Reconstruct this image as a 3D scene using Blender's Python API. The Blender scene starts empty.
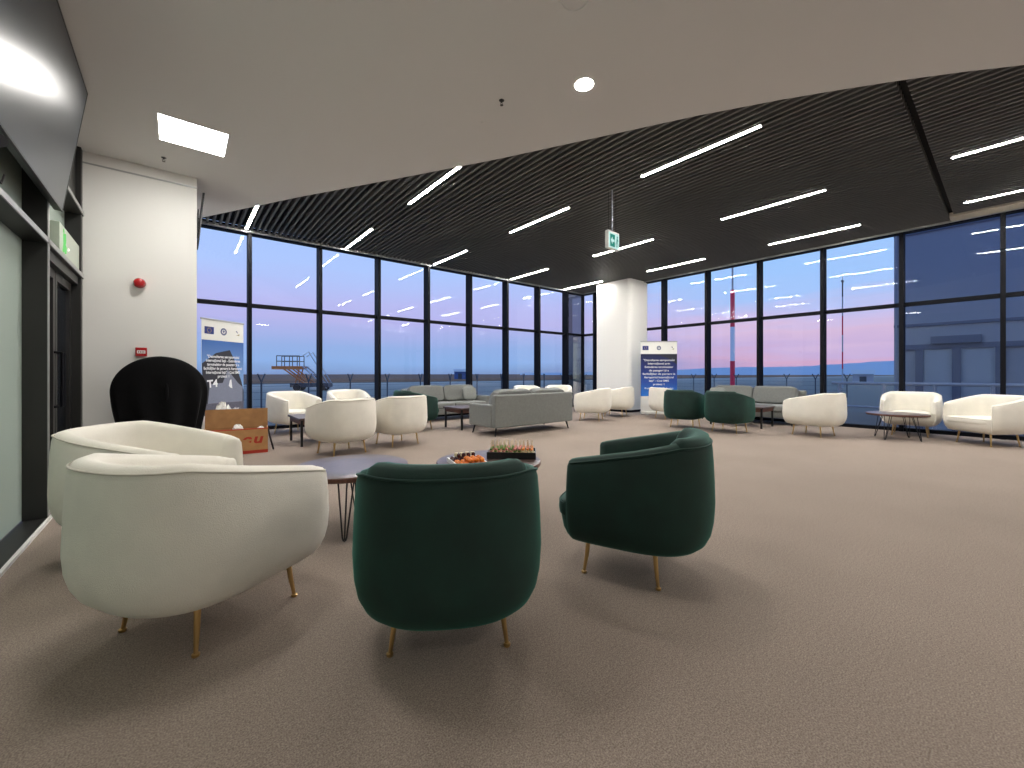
import bpy, bmesh, math, random
from mathutils import Vector, Matrix
random.seed(7)
PI = math.pi
scn = bpy.context.scene
COL = scn.collection
def lin(c):
    c = c / 255.0
    return c / 12.92 if c <= 0.04045 else ((c + 0.055) / 1.055) ** 2.4
def rgb(r, g, b): return (lin(r), lin(g), lin(b), 1.0)

# ------------------------------------------------------------------ materials
def mat(name, col, rough=0.6, metal=0.0, sheen=0.0, bump=0.0, bscale=200.0, var=0.0, vscale=20.0, coat=0.0, spec=0.5, sheen_tint=None):
    m = bpy.data.materials.new(name); m.use_nodes = True
    nt = m.node_tree; b = nt.nodes['Principled BSDF']
    b.inputs['Base Color'].default_value = col
    b.inputs['Roughness'].default_value = rough
    b.inputs['Metallic'].default_value = metal
    b.inputs['Specular IOR Level'].default_value = spec
    b.inputs['Sheen Weight'].default_value = sheen
    b.inputs['Sheen Roughness'].default_value = 0.4
    if sheen_tint: b.inputs['Sheen Tint'].default_value = sheen_tint
    b.inputs['Coat Weight'].default_value = coat
    tc = None
    if bump or var:
        tc = nt.nodes.new('ShaderNodeTexCoord')
    if var:
        n = nt.nodes.new('ShaderNodeTexNoise'); n.inputs['Scale'].default_value = vscale; n.inputs['Detail'].default_value = 4
        nt.links.new(tc.outputs['Object'], n.inputs['Vector'])
        r = nt.nodes.new('ShaderNodeValToRGB')
        r.color_ramp.elements[0].position = 0.3; r.color_ramp.elements[1].position = 0.7
        r.color_ramp.elements[0].color = tuple(c * (1 - var) for c in col[:3]) + (1,)
        r.color_ramp.elements[1].color = tuple(min(1, c * (1 + var)) for c in col[:3]) + (1,)
        nt.links.new(n.outputs['Fac'], r.inputs['Fac']); nt.links.new(r.outputs['Color'], b.inputs['Base Color'])
    if bump:
        n = nt.nodes.new('ShaderNodeTexNoise'); n.inputs['Scale'].default_value = bscale; n.inputs['Detail'].default_value = 2
        nt.links.new(tc.outputs['Object'], n.inputs['Vector'])
        bp = nt.nodes.new('ShaderNodeBump'); bp.inputs['Strength'].default_value = bump; bp.inputs['Distance'].default_value = 0.01
        nt.links.new(n.outputs['Fac'], bp.inputs['Height']); nt.links.new(bp.outputs['Normal'], b.inputs['Normal'])
    return m
def emit(name, col, s):
    m = bpy.data.materials.new(name); m.use_nodes = True; nt = m.node_tree
    nt.nodes.remove(nt.nodes['Principled BSDF'])
    e = nt.nodes.new('ShaderNodeEmission'); e.inputs['Color'].default_value = col; e.inputs['Strength'].default_value = s
    nt.links.new(e.outputs[0], nt.nodes['Material Output'].inputs['Surface'])
    return m
def glass_mat(name, tint, k=1.3, ior=1.5):
    m = bpy.data.materials.new(name); m.use_nodes = True; nt = m.node_tree
    nt.nodes.remove(nt.nodes['Principled BSDF'])
    t = nt.nodes.new('ShaderNodeBsdfTransparent'); t.inputs['Color'].default_value = tint
    g = nt.nodes.new('ShaderNodeBsdfGlossy'); g.inputs['Roughness'].default_value = 0.0
    f = nt.nodes.new('ShaderNodeFresnel'); f.inputs['IOR'].default_value = ior
    mu = nt.nodes.new('ShaderNodeMath'); mu.operation = 'MULTIPLY'; mu.inputs[1].default_value = k; mu.use_clamp = True
    mx = nt.nodes.new('ShaderNodeMixShader')
    nt.links.new(f.outputs[0], mu.inputs[0]); nt.links.new(mu.outputs[0], mx.inputs[0])
    nt.links.new(t.outputs[0], mx.inputs[1]); nt.links.new(g.outputs[0], mx.inputs[2])
    nt.links.new(mx.outputs[0], nt.nodes['Material Output'].inputs['Surface'])
    return m

M = {}
M['white_wall'] = mat('white_wall_paint', (0.81, 0.80, 0.765, 1), 0.7, bump=0.05, bscale=90)
M['white_ceiling'] = mat('white_ceiling_paint', (0.70, 0.69, 0.68, 1), 0.8)
M['beige'] = mat('beige_bulkhead_paint', (0.5, 0.46, 0.38, 1), 0.8)
M['black_metal'] = mat('black_frame_metal', (0.003, 0.0035, 0.006, 1), 0.6, spec=0.14)
M['black_slat'] = mat('slat_metal', (0.12, 0.117, 0.108, 1), 0.5)
M['black_void'] = mat('ceiling_void_black', (0.006, 0.006, 0.006, 1), 0.9)
M['grey_alu'] = mat('grey_aluminium', (0.42, 0.43, 0.42, 1), 0.4, 0.6)
M['dark_alu'] = mat('dark_partition_metal', (0.014, 0.014, 0.013, 1), 0.45)
M['white_fabric'] = mat('cream_boucle_fabric', (0.77, 0.735, 0.65, 1), 0.9, sheen=0.15, bump=0.25, bscale=260, var=0.03, vscale=9)
M['green_velvet'] = mat('green_velvet', (0.0018, 0.021, 0.0150, 1), 0.8, sheen=0.38, bump=0.08, bscale=160, var=0.25, vscale=7, sheen_tint=(0.05, 0.42, 0.30, 1))
M['green_piping'] = mat('green_piping', (0.003, 0.024, 0.018, 1), 0.8, sheen=0.3, sheen_tint=(0.10, 0.42, 0.33, 1))
M['white_piping'] = mat('cream_piping', (0.62, 0.58, 0.50, 1), 0.9)
M['brass'] = mat('brushed_brass', (0.62, 0.42, 0.18, 1), 0.3, 1.0)
M['grey_fabric'] = mat('grey_sofa_fabric', (0.185, 0.192, 0.180, 1), 0.95, sheen=0.2, bump=0.25, bscale=300, var=0.08, vscale=30)
M['grey_fabric_dark'] = mat('grey_sofa_cushion_fabric', (0.165, 0.17, 0.16, 1), 0.95, sheen=0.2, bump=0.25, bscale=300, var=0.08, vscale=30)
M['black_steel'] = mat('black_steel_rod', (0.01, 0.01, 0.01, 1), 0.4, 0.3)
M['black_cloth'] = mat('black_cloth', (0.0045, 0.0045, 0.005, 1), 0.95, sheen=0.06, bump=0.3, bscale=25, spec=0.12)
M['cardboard'] = mat('brown_cardboard', (0.42, 0.22, 0.085, 1), 0.8, bump=0.1, bscale=40, var=0.12, vscale=8)
M['cardboard_in'] = mat('brown_cardboard_inside', (0.28, 0.14, 0.05, 1), 0.85, var=0.15, vscale=8)
M['red_print'] = mat('red_print', (0.42, 0.03, 0.012, 1), 0.7)
M['white_plastic'] = mat('white_plastic', (0.78, 0.77, 0.74, 1), 0.4)
M['red_plastic'] = mat('red_plastic', (0.42, 0.012, 0.015, 1), 0.25)
M['black_plastic'] = mat('black_plastic', (0.01, 0.01, 0.011, 1), 0.35)
M['screen'] = mat('dark_glossy_screen', (0.010, 0.016, 0.024, 1), 0.30, spec=0.9, coat=0.0)
M['glass'] = glass_mat('window_glass', (0.96, 0.98, 1.0, 1), 0.85, 1.5)
M['banner_white'] = mat('banner_white', (0.80, 0.80, 0.76, 1), 0.6)
M['flag_blue'] = mat('flag_blue', (0.012, 0.03, 0.19, 1), 0.6)
M['star_yellow'] = mat('star_yellow', (0.8, 0.55, 0.03, 1), 0.6)
M['print_white'] = mat('white_lettering', (0.85, 0.86, 0.88, 1), 0.6)
M['print_grey'] = mat('grey_print', (0.20, 0.22, 0.30, 1), 0.6, var=0.15, vscale=60)
M['print_dark'] = mat('dark_building_print', (0.018, 0.020, 0.034, 1), 0.6)
M['print_mid'] = mat('mid_grey_print', (0.10, 0.10, 0.14, 1), 0.6, var=0.3, vscale=40)
M['emblem_grey'] = mat('emblem_grey', (0.10, 0.12, 0.22, 1), 0.6)
M['emblem_olive'] = mat('emblem_olive', (0.30, 0.28, 0.14, 1), 0.6)
M['orange_food'] = mat('orange_fruit', (0.72, 0.20, 0.015, 1), 0.4, var=0.25, vscale=60)
M['dark_food'] = mat('dark_grape', (0.06, 0.012, 0.014, 1), 0.25)
M['cream_food'] = mat('cream_cheese', (0.72, 0.60, 0.38, 1), 0.5)
M['green_food'] = mat('green_leaf', (0.12, 0.22, 0.03, 1), 0.5)
M['pink_food'] = mat('pink_ham', (0.65, 0.22, 0.20, 1), 0.5)
M['pick'] = mat('wooden_pick', (0.70, 0.55, 0.36, 1), 0.6)
M['light_strip'] = emit('linear_light_diffuser', (1.0, 0.965, 0.91, 1), 280.0)
M['light_panel'] = emit('panel_light_diffuser', (1.0, 0.97, 0.92, 1), 33.0)
M['light_down'] = emit('downlight_diffuser', (1.0, 0.94, 0.86, 1), 300.0)
M['sign_glow'] = emit('sign_face_lit', (0.62, 0.90, 0.86, 1), 0.95)
M['sign_green'] = emit('sign_green_lit', (0.03, 0.26, 0.20, 1), 1.0)
M['exit_green'] = emit('exit_green_lit', (0.22, 0.72, 0.22, 1), 1.0)
M['white_led'] = emit('white_led', (0.9, 1.0, 0.85, 1), 2.0)
M['rail'] = mat('painted_rail', (0.20, 0.23, 0.30, 1), 0.5)
M['orange_paint'] = mat('orange_paint', (0.55, 0.16, 0.03, 1), 0.5)
M['steel_dark'] = mat('dark_steel', (0.04, 0.05, 0.07, 1), 0.5)
M['steel_grey'] = mat('grey_steel', (0.35, 0.38, 0.45, 1), 0.5)
M['mast_red'] = mat('mast_red', (0.75, 0.03, 0.07, 1), 0.5)
M['mast_white'] = mat('mast_white', (0.75, 0.80, 0.9, 1), 0.5)
M['facade'] = mat('sky_tinted_facade_glass', (0.16, 0.20, 0.28, 1), 0.35)  # matte blue base has the sky's reflection on the glass painted in
M['facade_pane'] = mat('facade_door_glass', (0.20, 0.255, 0.34, 1), 0.3)
M['facade_dark'] = mat('facade_dark_frame', (0.06, 0.085, 0.15, 1), 0.45)
M['hangar'] = mat('hangar_blue', (0.05, 0.11, 0.30, 1), 0.6)

# table top: dark walnut with long grain
def wood(name, c1, c2, rough, coat):
    m = bpy.data.materials.new(name); m.use_nodes = True; nt = m.node_tree; b = nt.nodes['Principled BSDF']
    tc = nt.nodes.new('ShaderNodeTexCoord'); mp = nt.nodes.new('ShaderNodeMapping'); mp.inputs['Scale'].default_value = (2, 26, 8)
    n = nt.nodes.new('ShaderNodeTexNoise'); n.inputs['Scale'].default_value = 3; n.inputs['Detail'].default_value = 6
    r = nt.nodes.new('ShaderNodeValToRGB'); r.color_ramp.elements[0].position = .35; r.color_ramp.elements[1].position = .7
    r.color_ramp.elements[0].color = c1; r.color_ramp.elements[1].color = c2
    nt.links.new(tc.outputs['Object'], mp.inputs[0]); nt.links.new(mp.outputs[0], n.inputs['Vector'])
    nt.links.new(n.outputs['Fac'], r.inputs[0]); nt.links.new(r.outputs[0], b.inputs['Base Color'])
    b.inputs['Roughness'].default_value = rough; b.inputs['Coat Weight'].default_value = coat; b.inputs['Coat Roughness'].default_value = 0.2
    return m
M['table_wood'] = wood('dark_walnut', (0.055, 0.032, 0.026, 1), (0.10, 0.055, 0.042, 1), 0.38, 0.35)
M['table_edge'] = wood('walnut_edge', (0.075, 0.028, 0.016, 1), (0.13, 0.05, 0.03, 1), 0.5, 0.0)

def carpet():
    m = bpy.data.materials.new('brown_carpet'); m.use_nodes = True; nt = m.node_tree; b = nt.nodes['Principled BSDF']
    tc = nt.nodes.new('ShaderNodeTexCoord')
    n1 = nt.nodes.new('ShaderNodeTexNoise'); n1.inputs['Scale'].default_value = 190; n1.inputs['Detail'].default_value = 3
    n2 = nt.nodes.new('ShaderNodeTexNoise'); n2.inputs['Scale'].default_value = 1.3; n2.inputs['Detail'].default_value = 5
    n3 = nt.nodes.new('ShaderNodeTexNoise'); n3.inputs['Scale'].default_value = 60; n3.inputs['Detail'].default_value = 4
    for n in (n1, n2, n3): nt.links.new(tc.outputs['Object'], n.inputs['Vector'])
    r1 = nt.nodes.new('ShaderNodeValToRGB'); r1.color_ramp.elements[0].position = .34; r1.color_ramp.elements[1].position = .68
    r1.color_ramp.elements[0].color = (0.200, 0.156, 0.128, 1); r1.color_ramp.elements[1].color = (0.385, 0.315, 0.265, 1)
    r2 = nt.nodes.new('ShaderNodeValToRGB'); r2.color_ramp.elements[0].color = (0.86, 0.86, 0.86, 1); r2.color_ramp.elements[1].color = (1.12, 1.12, 1.12, 1)
    r3 = nt.nodes.new('ShaderNodeValToRGB'); r3.color_ramp.elements[0].position = .3; r3.color_ramp.elements[1].position = .7
    r3.color_ramp.elements[0].color = (0.90, 0.90, 0.90, 1); r3.color_ramp.elements[1].color = (1.1, 1.1, 1.1, 1)
    nt.links.new(n1.outputs[0], r1.inputs[0]); nt.links.new(n2.outputs[0], r2.inputs[0]); nt.links.new(n3.outputs[0], r3.inputs[0])
    mx = nt.nodes.new('ShaderNodeMixRGB'); mx.blend_type = 'MULTIPLY'; mx.inputs[0].default_value = 1
    mx2 = nt.nodes.new('ShaderNodeMixRGB'); mx2.blend_type = 'MULTIPLY'; mx2.inputs[0].default_value = 1
    nt.links.new(r1.outputs[0], mx.inputs[1]); nt.links.new(r2.outputs[0], mx.inputs[2])
    nt.links.new(mx.outputs[0], mx2.inputs[1]); nt.links.new(r3.outputs[0], mx2.inputs[2])
    nt.links.new(mx2.outputs[0], b.inputs['Base Color'])
    b.inputs['Roughness'].default_value = 0.95; b.inputs['Specular IOR Level'].default_value = 0.2
    bp = nt.nodes.new('ShaderNodeBump'); bp.inputs['Strength'].default_value = 0.35; bp.inputs['Distance'].default_value = 0.005
    nt.links.new(n1.outputs[0], bp.inputs['Height']); nt.links.new(bp.outputs[0], b.inputs['Normal'])
    return m
M['carpet'] = carpet()

def gradient_z(name, stops, z0, z1, rough=0.6):
    """printed artwork: a colour gradient over the print's own height"""
    m = bpy.data.materials.new(name); m.use_nodes = True; nt = m.node_tree; b = nt.nodes['Principled BSDF']
    tc = nt.nodes.new('ShaderNodeTexCoord'); sp = nt.nodes.new('ShaderNodeSeparateXYZ'); mr = nt.nodes.new('ShaderNodeMapRange')
    mr.inputs['From Min'].default_value = z0; mr.inputs['From Max'].default_value = z1
    r = nt.nodes.new('ShaderNodeValToRGB'); e = r.color_ramp.elements
    while len(e) < len(stops): e.new(0.5)
    for k, (p, c) in enumerate(stops): e[k].position = p; e[k].color = c
    nt.links.new(tc.outputs['Object'], sp.inputs[0]); nt.links.new(sp.outputs[2], mr.inputs[0]); nt.links.new(mr.outputs[0], r.inputs[0])
    nt.links.new(r.outputs[0], b.inputs['Base Color']); b.inputs['Roughness'].default_value = rough
    return m
M['print_sky'] = gradient_z('printed_blue_sky', [(0, rgb(150, 190, 235)), (1, rgb(45, 95, 170))], 0.6, 1.75)
M['print_navy'] = gradient_z('printed_navy', [(0, rgb(30, 110, 200)), (0.3, rgb(25, 70, 160)), (0.65, rgb(18, 38, 110)), (1, rgb(16, 24, 58))], 0.55, 1.75)

def frosted():
    m = bpy.data.materials.new('frosted_partition_glass'); m.use_nodes = True; b = m.node_tree.nodes['Principled BSDF']
    b.inputs['Base Color'].default_value = (0.42, 0.50, 0.44, 1); b.inputs['Roughness'].default_value = 0.25; b.inputs['Specular IOR Level'].default_value = 0.6
    return m
M['frosted'] = frosted()
M['dark_glass'] = mat('dark_door_glass', (0.008, 0.012, 0.02, 1), 0.06, spec=0.8)

def ground_mat():
    m = bpy.data.materials.new('apron_and_field'); m.use_nodes = True; nt = m.node_tree; b = nt.nodes['Principled BSDF']
    tc = nt.nodes.new('ShaderNodeTexCoord'); sp = nt.nodes.new('ShaderNodeSeparateXYZ')
    nt.links.new(tc.outputs['Object'], sp.inputs[0])
    n = nt.nodes.new('ShaderNodeTexNoise'); n.inputs['Scale'].default_value = 0.02; n.inputs['Detail'].default_value = 4
    nt.links.new(tc.outputs['Object'], n.inputs['Vector'])
    add = nt.nodes.new('ShaderNodeMath'); add.operation = 'MULTIPLY_ADD'; add.inputs[1].default_value = 26
    nt.links.new(n.outputs[0], add.inputs[0]); nt.links.new(sp.outputs[1], add.inputs[2])
    mr = nt.nodes.new('ShaderNodeMapRange'); mr.inputs['From Min'].default_value = 0; mr.inputs['From Max'].default_value = 240
    nt.links.new(add.outputs[0], mr.inputs[0])
    r = nt.nodes.new('ShaderNodeValToRGB'); e = r.color_ramp.elements
    st = [(0.0, (0.17, 0.16, 0.15, 1)), (0.30, (0.30, 0.28, 0.26, 1)), (0.43, (0.42, 0.39, 0.36, 1)), (0.45, (0.12, 0.12, 0.12, 1)), (0.52, (0.27, 0.145, 0.09, 1)), (1.0, (0.24, 0.15, 0.12, 1))]
    while len(e) < len(st): e.new(.5)
    for k, (p, c) in enumerate(st): e[k].position = p; e[k].color = c
    nt.links.new(mr.outputs[0], r.inputs[0]); nt.links.new(r.outputs[0], b.inputs['Base Color']); b.inputs['Roughness'].default_value = 0.9; b.inputs['Specular IOR Level'].default_value = 0.0
    return m
M['ground'] = ground_mat()
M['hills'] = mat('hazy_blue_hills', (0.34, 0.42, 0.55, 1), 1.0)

# ------------------------------------------------------------------ mesh helpers
class MB:
    def __init__(s): s.v = []; s.f = []; s.mi = []
    def add(s, vs, fs, mi=0):
        o = len(s.v); s.v += [tuple(p) for p in vs]; s.f += [tuple(i + o for i in f) for f in fs]; s.mi += [mi] * len(fs); return s
    def box(s, lo, hi, mi=0, M4=None):
        (x0, y0, z0), (x1, y1, z1) = lo, hi
        vs = [Vector(p) for p in ((x0, y0, z0), (x1, y0, z0), (x1, y1, z0), (x0, y1, z0), (x0, y0, z1), (x1, y0, z1), (x1, y1, z1), (x0, y1, z1))]
        if M4: vs = [M4 @ v for v in vs]
        return s.add(vs, [(0, 3, 2, 1), (4, 5, 6, 7), (0, 1, 5, 4), (1, 2, 6, 5), (2, 3, 7, 6), (3, 0, 4, 7)], mi)
    def rings(s, rings, close=True, cap0=True, cap1=True, mi=0):
        n = len(rings[0]); vs = [p for r in rings for p in r]; fs = []
        for k in range(len(rings) - 1):
            for i in range(n if close else n - 1):
                j = (i + 1) % n
                fs.append((k * n + i, k * n + j, (k + 1) * n + j, (k + 1) * n + i))
        if cap0: fs.append(tuple(range(n - 1, -1, -1)))
        if cap1: fs.append(tuple((len(rings) - 1) * n + i for i in range(n)))
        return s.add(vs, fs, mi)
    def tube(s, pts, r, n=8, mi=0, closed=False):
        pts = [Vector(p) for p in pts]; R = r if isinstance(r, (list, tuple)) else [r] * len(pts); rs = []
        up0 = None
        for k, p in enumerate(pts):
            if closed: t = pts[(k + 1) % len(pts)] - pts[k - 1]
            else: t = pts[min(k + 1, len(pts) - 1)] - pts[max(k - 1, 0)]
            t.normalize()
            a = up0 if up0 is not None else (Vector((0, 0, 1)) if abs(t.z) < .9 else Vector((1, 0, 0)))
            u = (a - t * a.dot(t))
            if u.length < 1e-5: u = t.orthogonal()
            u.normalize(); w = t.cross(u); up0 = u
            rs.append([p + (u * math.cos(2 * PI * i / n) + w * math.sin(2 * PI * i / n)) * R[k] for i in range(n)])
        if closed: rs.append(rs[0])
        return s.rings(rs, cap0=not closed, cap1=not closed, mi=mi)
    def lathe(s, prof, n=32, c=(0, 0), mi=0, axis='z', M4=None):
        rs = []
        for r, z in prof:
            ring = [Vector((c[0] + r * math.cos(2 * PI * i / n), c[1] + r * math.sin(2 * PI * i / n), z)) for i in range(n)]
            if M4: ring = [M4 @ p for p in ring]
            rs.append(ring)
        return s.rings(rs, mi=mi)
    def ellipsoid(s, c, rx, ry, rz, e1=1.0, e2=1.0, nu=24, nv=14, M4=None, mi=0):
        def sp(v, e): return math.copysign(abs(v) ** e, v)
        rs = []
        for k in range(nv + 1):
            a = -PI / 2 + PI * k / nv; a = max(-PI / 2 + .03, min(PI / 2 - .03, a))
            ring = []
            for i in range(nu):
                b = 2 * PI * i / nu
                p = Vector((rx * sp(math.cos(a), e1) * sp(math.cos(b), e2), ry * sp(math.cos(a), e1) * sp(math.sin(b), e2), rz * sp(math.sin(a), e1)))
                p = p + Vector(c)
                ring.append(M4 @ p if M4 else p)
            rs.append(ring)
        return s.rings(rs, mi=mi)
    def mesh(s, name, mats, smooth=True, sharp=35, merge=False):
        me = bpy.data.meshes.new(name); me.from_pydata(s.v, [], s.f)
        for m in (mats if isinstance(mats, (list, tuple)) else [mats]): me.materials.append(m)
        bm = bmesh.new(); bm.from_mesh(me)
        for f, i in zip(bm.faces, s.mi): f.material_index = i
        if merge: bmesh.ops.remove_doubles(bm, verts=bm.verts, dist=1e-5)
        bmesh.ops.recalc_face_normals(bm, faces=bm.faces)
        if smooth:
            for f in bm.faces: f.smooth = True
            for e in bm.edges:
                if len(e.link_faces) == 2 and e.calc_face_angle(0) > math.radians(sharp): e.smooth = False
        bm.to_mesh(me); bm.free(); me.update()
        return me
def link(name, data, parent=None):
    o = bpy.data.objects.new(name, data); COL.objects.link(o)
    if parent: o.parent = parent
    return o
def part(name, mb, m, parent, smooth=True, sharp=35, bevel=0, label=None):
    me = mb if isinstance(mb, bpy.types.Mesh) else mb.mesh(name, m, smooth, sharp)
    o = link(name, me, parent)
    if bevel:
        b = o.modifiers.new('bevel', 'BEVEL'); b.width = bevel; b.segments = 3; b.limit_method = 'ANGLE'; b.angle_limit = 0.6
    if label: o['label'] = label
    return o
def tag(o, label, cat, group=None):
    o['label'] = label; o['category'] = cat
    if group: o['group'] = group
    return o
def thing(name, label, cat, loc=(0, 0, 0), rz=0.0, group=None):
    o = link(name, None); o.location = loc; o.rotation_euler = (0, 0, rz); o.empty_display_size = 0.1
    return tag(o, label, cat, group)
def struct(name, mb, m, parent=None, smooth=False, bevel=0):
    o = part(name, mb, m, parent, smooth, bevel=bevel)
    if not parent: o['kind'] = 'structure'
    return o
def sempty(name, loc=(0, 0, 0)):
    o = link(name, None); o.location = loc; o['kind'] = 'structure'; return o
def text_mesh(s, size, m, align='CENTER', bold=0.0, shear=0.0):
    c = bpy.data.curves.new('txt', 'FONT'); c.body = s; c.size = size; c.align_x = align; c.offset = bold; c.shear = shear
    o = bpy.data.objects.new('txt', c); COL.objects.link(o)
    dg = bpy.context.evaluated_depsgraph_get(); dg.update()
    me = bpy.data.meshes.new_from_object(o.evaluated_get(dg))
    bpy.data.objects.remove(o); bpy.data.curves.remove(c)
    me.materials.clear(); me.materials.append(m)
    return me

# ------------------------------------------------------------------ room numbers
XL = -0.80        # left partition face
XR = 11.34        # right window plane
YB = 9.82         # far window plane
YN = -5.0         # wall behind the camera
ZC = 4.01         # slat ceiling underside
ZS = 3.58         # white soffit underside
ZT = 2.546        # window transom

# floor
struct('floor', MB().box((XL - 1.6, YN - .2, -0.12), (XR + .12, YB + .12, 0)), M['carpet'])
# soffit (white ceiling) with its long diagonal edge
edge = [(-0.99, YB - .16), (0.26, 7.99), (1.29, 6.17), (2.08, 4.87), (2.80, 3.66), (3.34, 2.67), (3.78, 1.86), (4.13, 1.29), (4.38, 0.92), (4.63, 0.57), (4.87, 0.26), (5.14, -0.06), (5.95, -0.95), (6.9, -1.7), (8.2, -2.4), (XR - .16, -3.3)]
poly = [(-1.0, YN), (XR - .16, YN)][:1] + edge + [(XR - .16, YN)]
mb = MB(); n = len(poly)
mb.add([(x, y, ZS) for x, y in poly] + [(x, y, ZC + .3) for x, y in poly],
       [tuple(range(n)), tuple(range(2 * n - 1, n - 1, -1))] + [(i, (i + 1) % n, n + (i + 1) % n, n + i) for i in range(n)])
ceil = struct('ceiling', mb, M['white_ceiling'])
# slatted black ceiling
def edge_y(x):
    for (x0, y0), (x1, y1) in zip(edge[:-1], edge[1:]):
        if x0 <= x <= x1: return y0 + (y1 - y0) * (x - x0) / (x1 - x0)
    return YB if x < edge[0][0] else YN
SEAM = 0.68
sc_ = sempty('ceiling_slatted', (0, 0, 0))
mb = MB(); x = -0.3
while x < XR - .10:
    y0 = max(YN, edge_y(x) - .5 if x < 10.9 else YN)
    if y0 < SEAM - .05:
        if y0 < SEAM - .05 and x < 10.76: mb.box((x, y0, ZC), (x + .034, SEAM - .035, ZC + .09))
        mb.box((x, SEAM + .035, ZC), (x + .034, YB - .17, ZC + .09))
    else:
        mb.box((x, y0, ZC), (x + .034, YB - .17, ZC + .09))
    x += 0.1
part('ceiling_slats', mb, M['black_slat'], sc_, smooth=False)
part('ceiling_void', MB().box((-0.78, YN, ZC + .13), (XR - .02, YB - .02, ZC + .2)), M['black_void'], sc_, smooth=False)
struct('trim_1', MB().box((10.82, YN + .02, ZC - .02), (XR - .17, SEAM + .02, ZC + .06)), M['beige'])
struct('trim_2', MB().box((XL + .1, YB - .20, ZC - .03), (XR - .2, YB - .16, ZC + .03)), M['grey_alu'])
struct('trim_3', MB().box((XR - .20, -3.2, ZC - .03), (XR - .16, YB - .16, ZC + .03)), M['grey_alu'])

# windows: one bay per window, each with mullion, transom, rails and two panes
def bay(n, a, b, wall, mull=True, mw=.065):
    w = sempty('window_%d' % n)
    def bx(lo, hi):   # lo/hi in (along, out, z): along the wall, out of the room positive
        if wall == 'far': return MB().box((lo[0], YB + lo[1], lo[2]), (hi[0], YB + hi[1], hi[2]))
        return MB().box((XR + lo[1], lo[0], lo[2]), (XR + hi[1], hi[0], hi[2]))
    h = mw / 2
    if mull: part('window_mullion', bx((a - h, -.15, 0), (a + h, .10, ZC + .1)), M['black_metal'], w, smooth=False)
    part('window_transom', bx((a + h, -.05, ZT - .038), (b - h, .06, ZT + .038)), M['black_metal'], w, smooth=False)
    part('window_sill', bx((a + h, -.10, 0), (b - h, .06, .07)), M['black_metal'], w, smooth=False)
    part('window_head', bx((a + h, -.10, ZC - .035), (b - h, .06, ZC + .1)), M['black_metal'], w, smooth=False)
    for z0, z1 in ((.07, ZT - .038), (ZT + .038, ZC - .035)):
        if wall == 'far': g = MB().add([(a + h, YB, z0), (b - h, YB, z0), (b - h, YB, z1), (a + h, YB, z1)], [(0, 1, 2, 3)])
        else: g = MB().add([(XR, a + h, z0), (XR, b - h, z0), (XR, b - h, z1), (XR, a + h, z1)], [(0, 1, 2, 3)])
        part('window_pane', g, M['glass'], w, smooth=False)
xs = [-0.9] + [10.408 - 1.328 * k for k in range(8, -1, -1)] + [XR]
wn = 1
for a, b in zip(xs[:-1], xs[1:]): bay(wn, a, b, 'far'); wn += 1
ys = [YN + .08] + [9.196 - 1.302 * k for k in range(10, -1, -1)] + [YB]
for a, b in zip(ys[:-1], ys[1:]): bay(wn, a, b, 'right'); wn += 1
struct('trim_4', MB().box((XR - .04, YB - .04, 0), (XR + .05, YB + .05, ZC + .1)), M['black_metal'])

# white wall block with the fire alarm, wall return to the window, rear walls
struct('wall_white', MB().box((XL - .14, 6.40, 0), (0.175, 7.15, ZS)), M['white_wall'])
struct('trim_shadow_line', MB().box((XL - .01, 6.392, ZS - .13), (0.182, 7.157, ZS - .115)), M['grey_alu'])  # grey strip draws the shadow line under the ceiling as a solid band
struct('wall_left', MB().box((XL - .2, 7.15, 0), (XL - .1, YB + .1, ZC + .2)), M['white_wall'])
struct('wall_rear', MB().box((XL - .2, YN - .12, 0), (XR + .1, YN, ZC + .3)), M['white_wall'])
# column in the corner with one rounded edge
mb = MB(); ring = []
cx0, cy0, cx1, cy1, rr = 10.40, 7.17, 11.33, 8.43, 0.12
for (px, py, a0) in ((cx1 - .03, cy1 - .03, 0), (cx0 + .03, cy1 - .03, 90), (cx0 + rr, cy0 + rr, 180), (cx1 - .03, cy0 + .03, 270)):
    r_ = rr if a0 == 180 else .03
    for k in range(9):
        a = math.radians(a0 + 90 * k / 8); ring.append((px + r_ * math.cos(a), py + r_ * math.sin(a)))
mb.rings([[(x, y, z) for x, y in ring] for z in (.0, ZC)])
struct('wall_column', mb, M['white_wall'], smooth=True)
mb = MB(); ccx, ccy = (cx0 + cx1) / 2, (cy0 + cy1) / 2
mb.rings([[(ccx + (x - ccx) * 1.012, ccy + (y - ccy) * 1.012, z) for x, y in ring] for z in (.001, .07)])
struct('baseboard_column', mb, M['black_metal'], smooth=True)

# ------------------------------------------------------------------ left glass partition with doors
GX = XL - .13
def slab(y0, y1, z0, z1, x0=GX, x1=XL): return MB().box((x0, y0, z0), (x1, y1, z1))
pw = sempty('wall_partition')
for (y0, y1) in ((YN + .05, -2.4), (-2.36, 1.2), (1.24, 4.79)):
    part('partition_pane', slab(y0, y1, .03, 2.18, GX - .02, GX), M['frosted'], pw, smooth=False)
    part('partition_pane', slab(y0, y1, 2.23, ZS, GX - .02, GX), M['frosted'], pw, smooth=False)
for y in (-2.4, 1.2, 4.79):  # fin and transom bodies are dark to paint side shade; edges stay lit grey
    f_ = part('partition_fin', slab(y, y + .05, 0, ZS), M['dark_alu'], pw, smooth=False)
    part('fin_edge', slab(y + .005, y + .045, 0.03, ZS - .01, XL, XL + .006), M['grey_alu'], f_, smooth=False)
t_ = part('partition_transom', slab(YN + .05, 6.38, 2.18, 2.23), M['dark_alu'], pw, smooth=False)
part('transom_edge', slab(YN + .06, 6.37, 2.185, 2.225, XL, XL + .006), M['grey_alu'], t_, smooth=False)
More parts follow.
